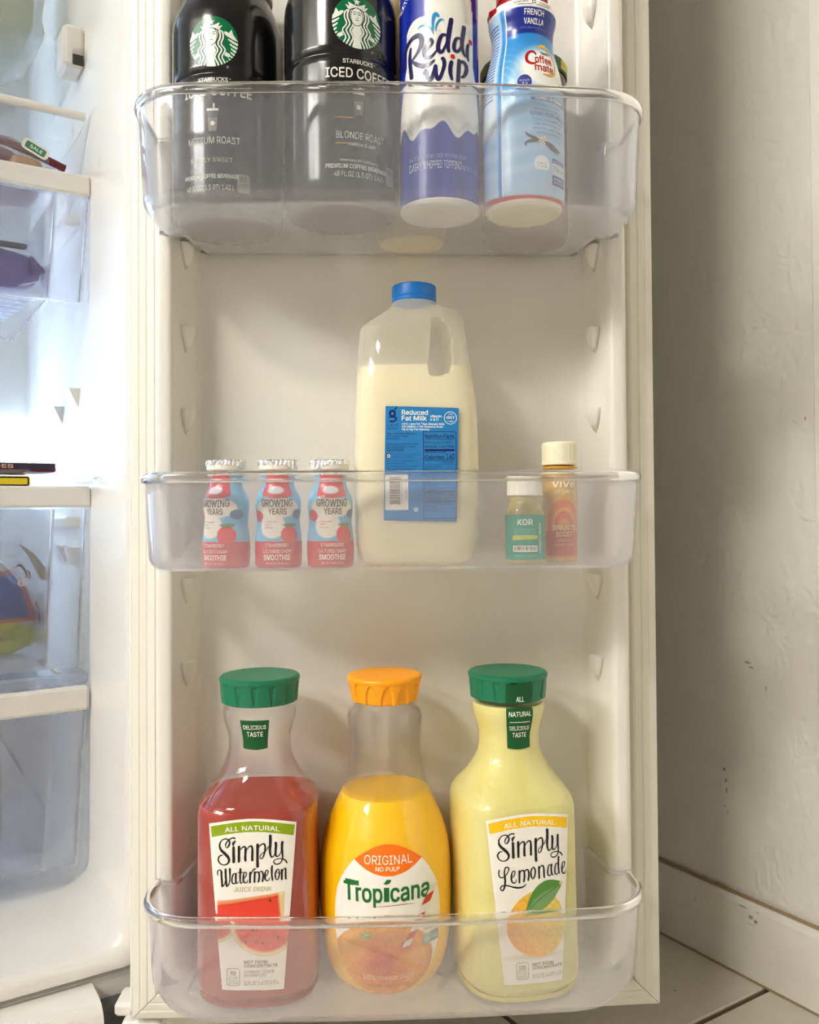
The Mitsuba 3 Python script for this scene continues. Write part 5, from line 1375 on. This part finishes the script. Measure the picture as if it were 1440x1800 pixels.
tag(K, 'thin dark pack with orange lettering lying on top of the yellow box', 'food pack')
K = 'salad_bag'
put(K + '__lettuce', inF(pillow(.00, .190, 1.125, 1.24, .383, .455, 2.8, .010, 30, 31)), 'salad_green', True)
bg = pillow(-.02, .2005, 1.118, 1.26, .3815, .512, 2.8, .006, 28, 33)
bv = bg.vertices; tp = np.clip((bv[:, 2] - .43) / .08, 0, 1); bv[:, 0] -= tp * np.maximum(bv[:, 0] - .10, 0) * .42; bg = trimesh.Trimesh(bv, bg.faces, process=False)


def bag_color(p, n, uv):
    a_ = math.cos(PHI) * p.x + math.sin(PHI) * p.y
    z_ = p.z
    c = mix((0.36, 0.35, 0.32), (0.48, 0.46, 0.43), fbm(a_ * 50, z_ * 50, 3.0))
    blue = smoothstep(.170, .168, a_ + (z_ - .46) * .25) * smoothstep(.432, .434, z_) * (1 - smoothstep(.482, .485, z_))
    rim = smoothstep(.176, .174, a_ + (z_ - .46) * .25) * smoothstep(.427, .429, z_) * (1 - smoothstep(.487, .490, z_))
    green = (1 - smoothstep(.425, .432, z_ + .5 * (a_ - .16))) * (1 - smoothstep(.186, .188, a_ + .45 * (z_ - .40)))
    stem = smoothstep(.0035, .002, dr.abs(a_ - .186 + .55 * (z_ - .43))) * smoothstep(.395, .40, z_) * (1 - smoothstep(.44, .445, z_))
    c = mix(c, mix((0.15, 0.18, 0.02), (0.42, 0.44, 0.06), fbm(a_ * 60, z_ * 120, 7.0)), green)
    c = mix(c, (0.36, 0.07, 0.03), rim * (1 - blue)); c = mix(c, (0.03, 0.05, 0.20), blue); c = mix(c, (0.10, 0.08, 0.26), stem * .8)
    return c


mat('salad_bag_print', princ(proc(bag_color), 0.25))
put(K + '__bag', inF(bg), 'salad_bag_print', True)
b = Art(.001); b.stroke([(156, -492), (162, -496), (168, -488), (170, -481)], [1, 3, 2.4, 1], (96, 60, 60), 2); b.stroke([(168, -490), (173, -486), (172, -480)], [1, 2, 1], (110, 70, 66), 2)
SP = lambda u, w, o: np.stack([u, 1.119 - o - .004 + 0.9 * np.maximum(u - .15, 0) ** 2 * 20 * .5, w], 1)
b.text('d', 163, -472, 9, (226, 210, 190), 3, 8, True)
put(K + '__badge_print', *(lambda mc: (inF(mc[0]), 'print_ink', True, mc[1]))(b.build(SP)))
b = Art(.001)
for x in (0, 6):
    b.stroke([(174 + x, -452), (176 + x, -446), (178 + x, -443)], [2, 1.6, 1], (130, 50, 40), 2); b.stroke([(178 + x, -438), (179 + x, -432), (179 + x, -427)], [1.6, 2.4, 2], (130, 50, 40), 2)
b.stroke([(172, -441), (186, -440.6)], .8, (110, 50, 44), 2)
put(K + '__stem_print', *(lambda mc: (inF(mc[0]), 'print_ink', True, mc[1]))(b.build(SP)))
put(K + '__label_flap', inF(join(loft([[(.160 + d, 1.117, zq), (.160 + d, 1.1165, zq), (.178 + d, 1.122, zq - .012), (.178 + d, 1.1225, zq - .012)] for d, zq in ((0, .522), (.012, .505), (.024, .480))]))), 'bread_tan', 30)
put(K + '__film', inF(crumple(.0, .192, 1.15, .49, .552, .012, 8)), 'bag_plastic', 20)
tag(K, 'printed salad bag with blue badge and green leaves in the middle drawer', 'salad bag')
K = 'loose_film'
put(K + '__film', inF(pillow(.214, .2368, 1.03, 1.09, .5920, .606, 2.4, .003, 60, 41, sub=3)), 'bag_plastic', 20)
tag(K, 'small scrap of clear film by the side wall of the middle shelf', 'plastic film')
K = 'bottom_drawer_bottle'
put(K + '__body', inF(turned([(.020, 0), (.024, .001), (.025, .004), (.025, .09), (.020, .105), (.011, .125), (.011, .14)], 48, at=(.128, 1.20, .150))), 'bread_tan', 35)
put(K + '__cap', inF(turned([(.010, 0), (.013, .0006), (.013, .012), (.011, .014)], 40, at=(.128, 1.20, .289))), 'cap_white', 35)
tag(K, 'dim beige bottle standing inside the bottom grey drawer', 'bottle')
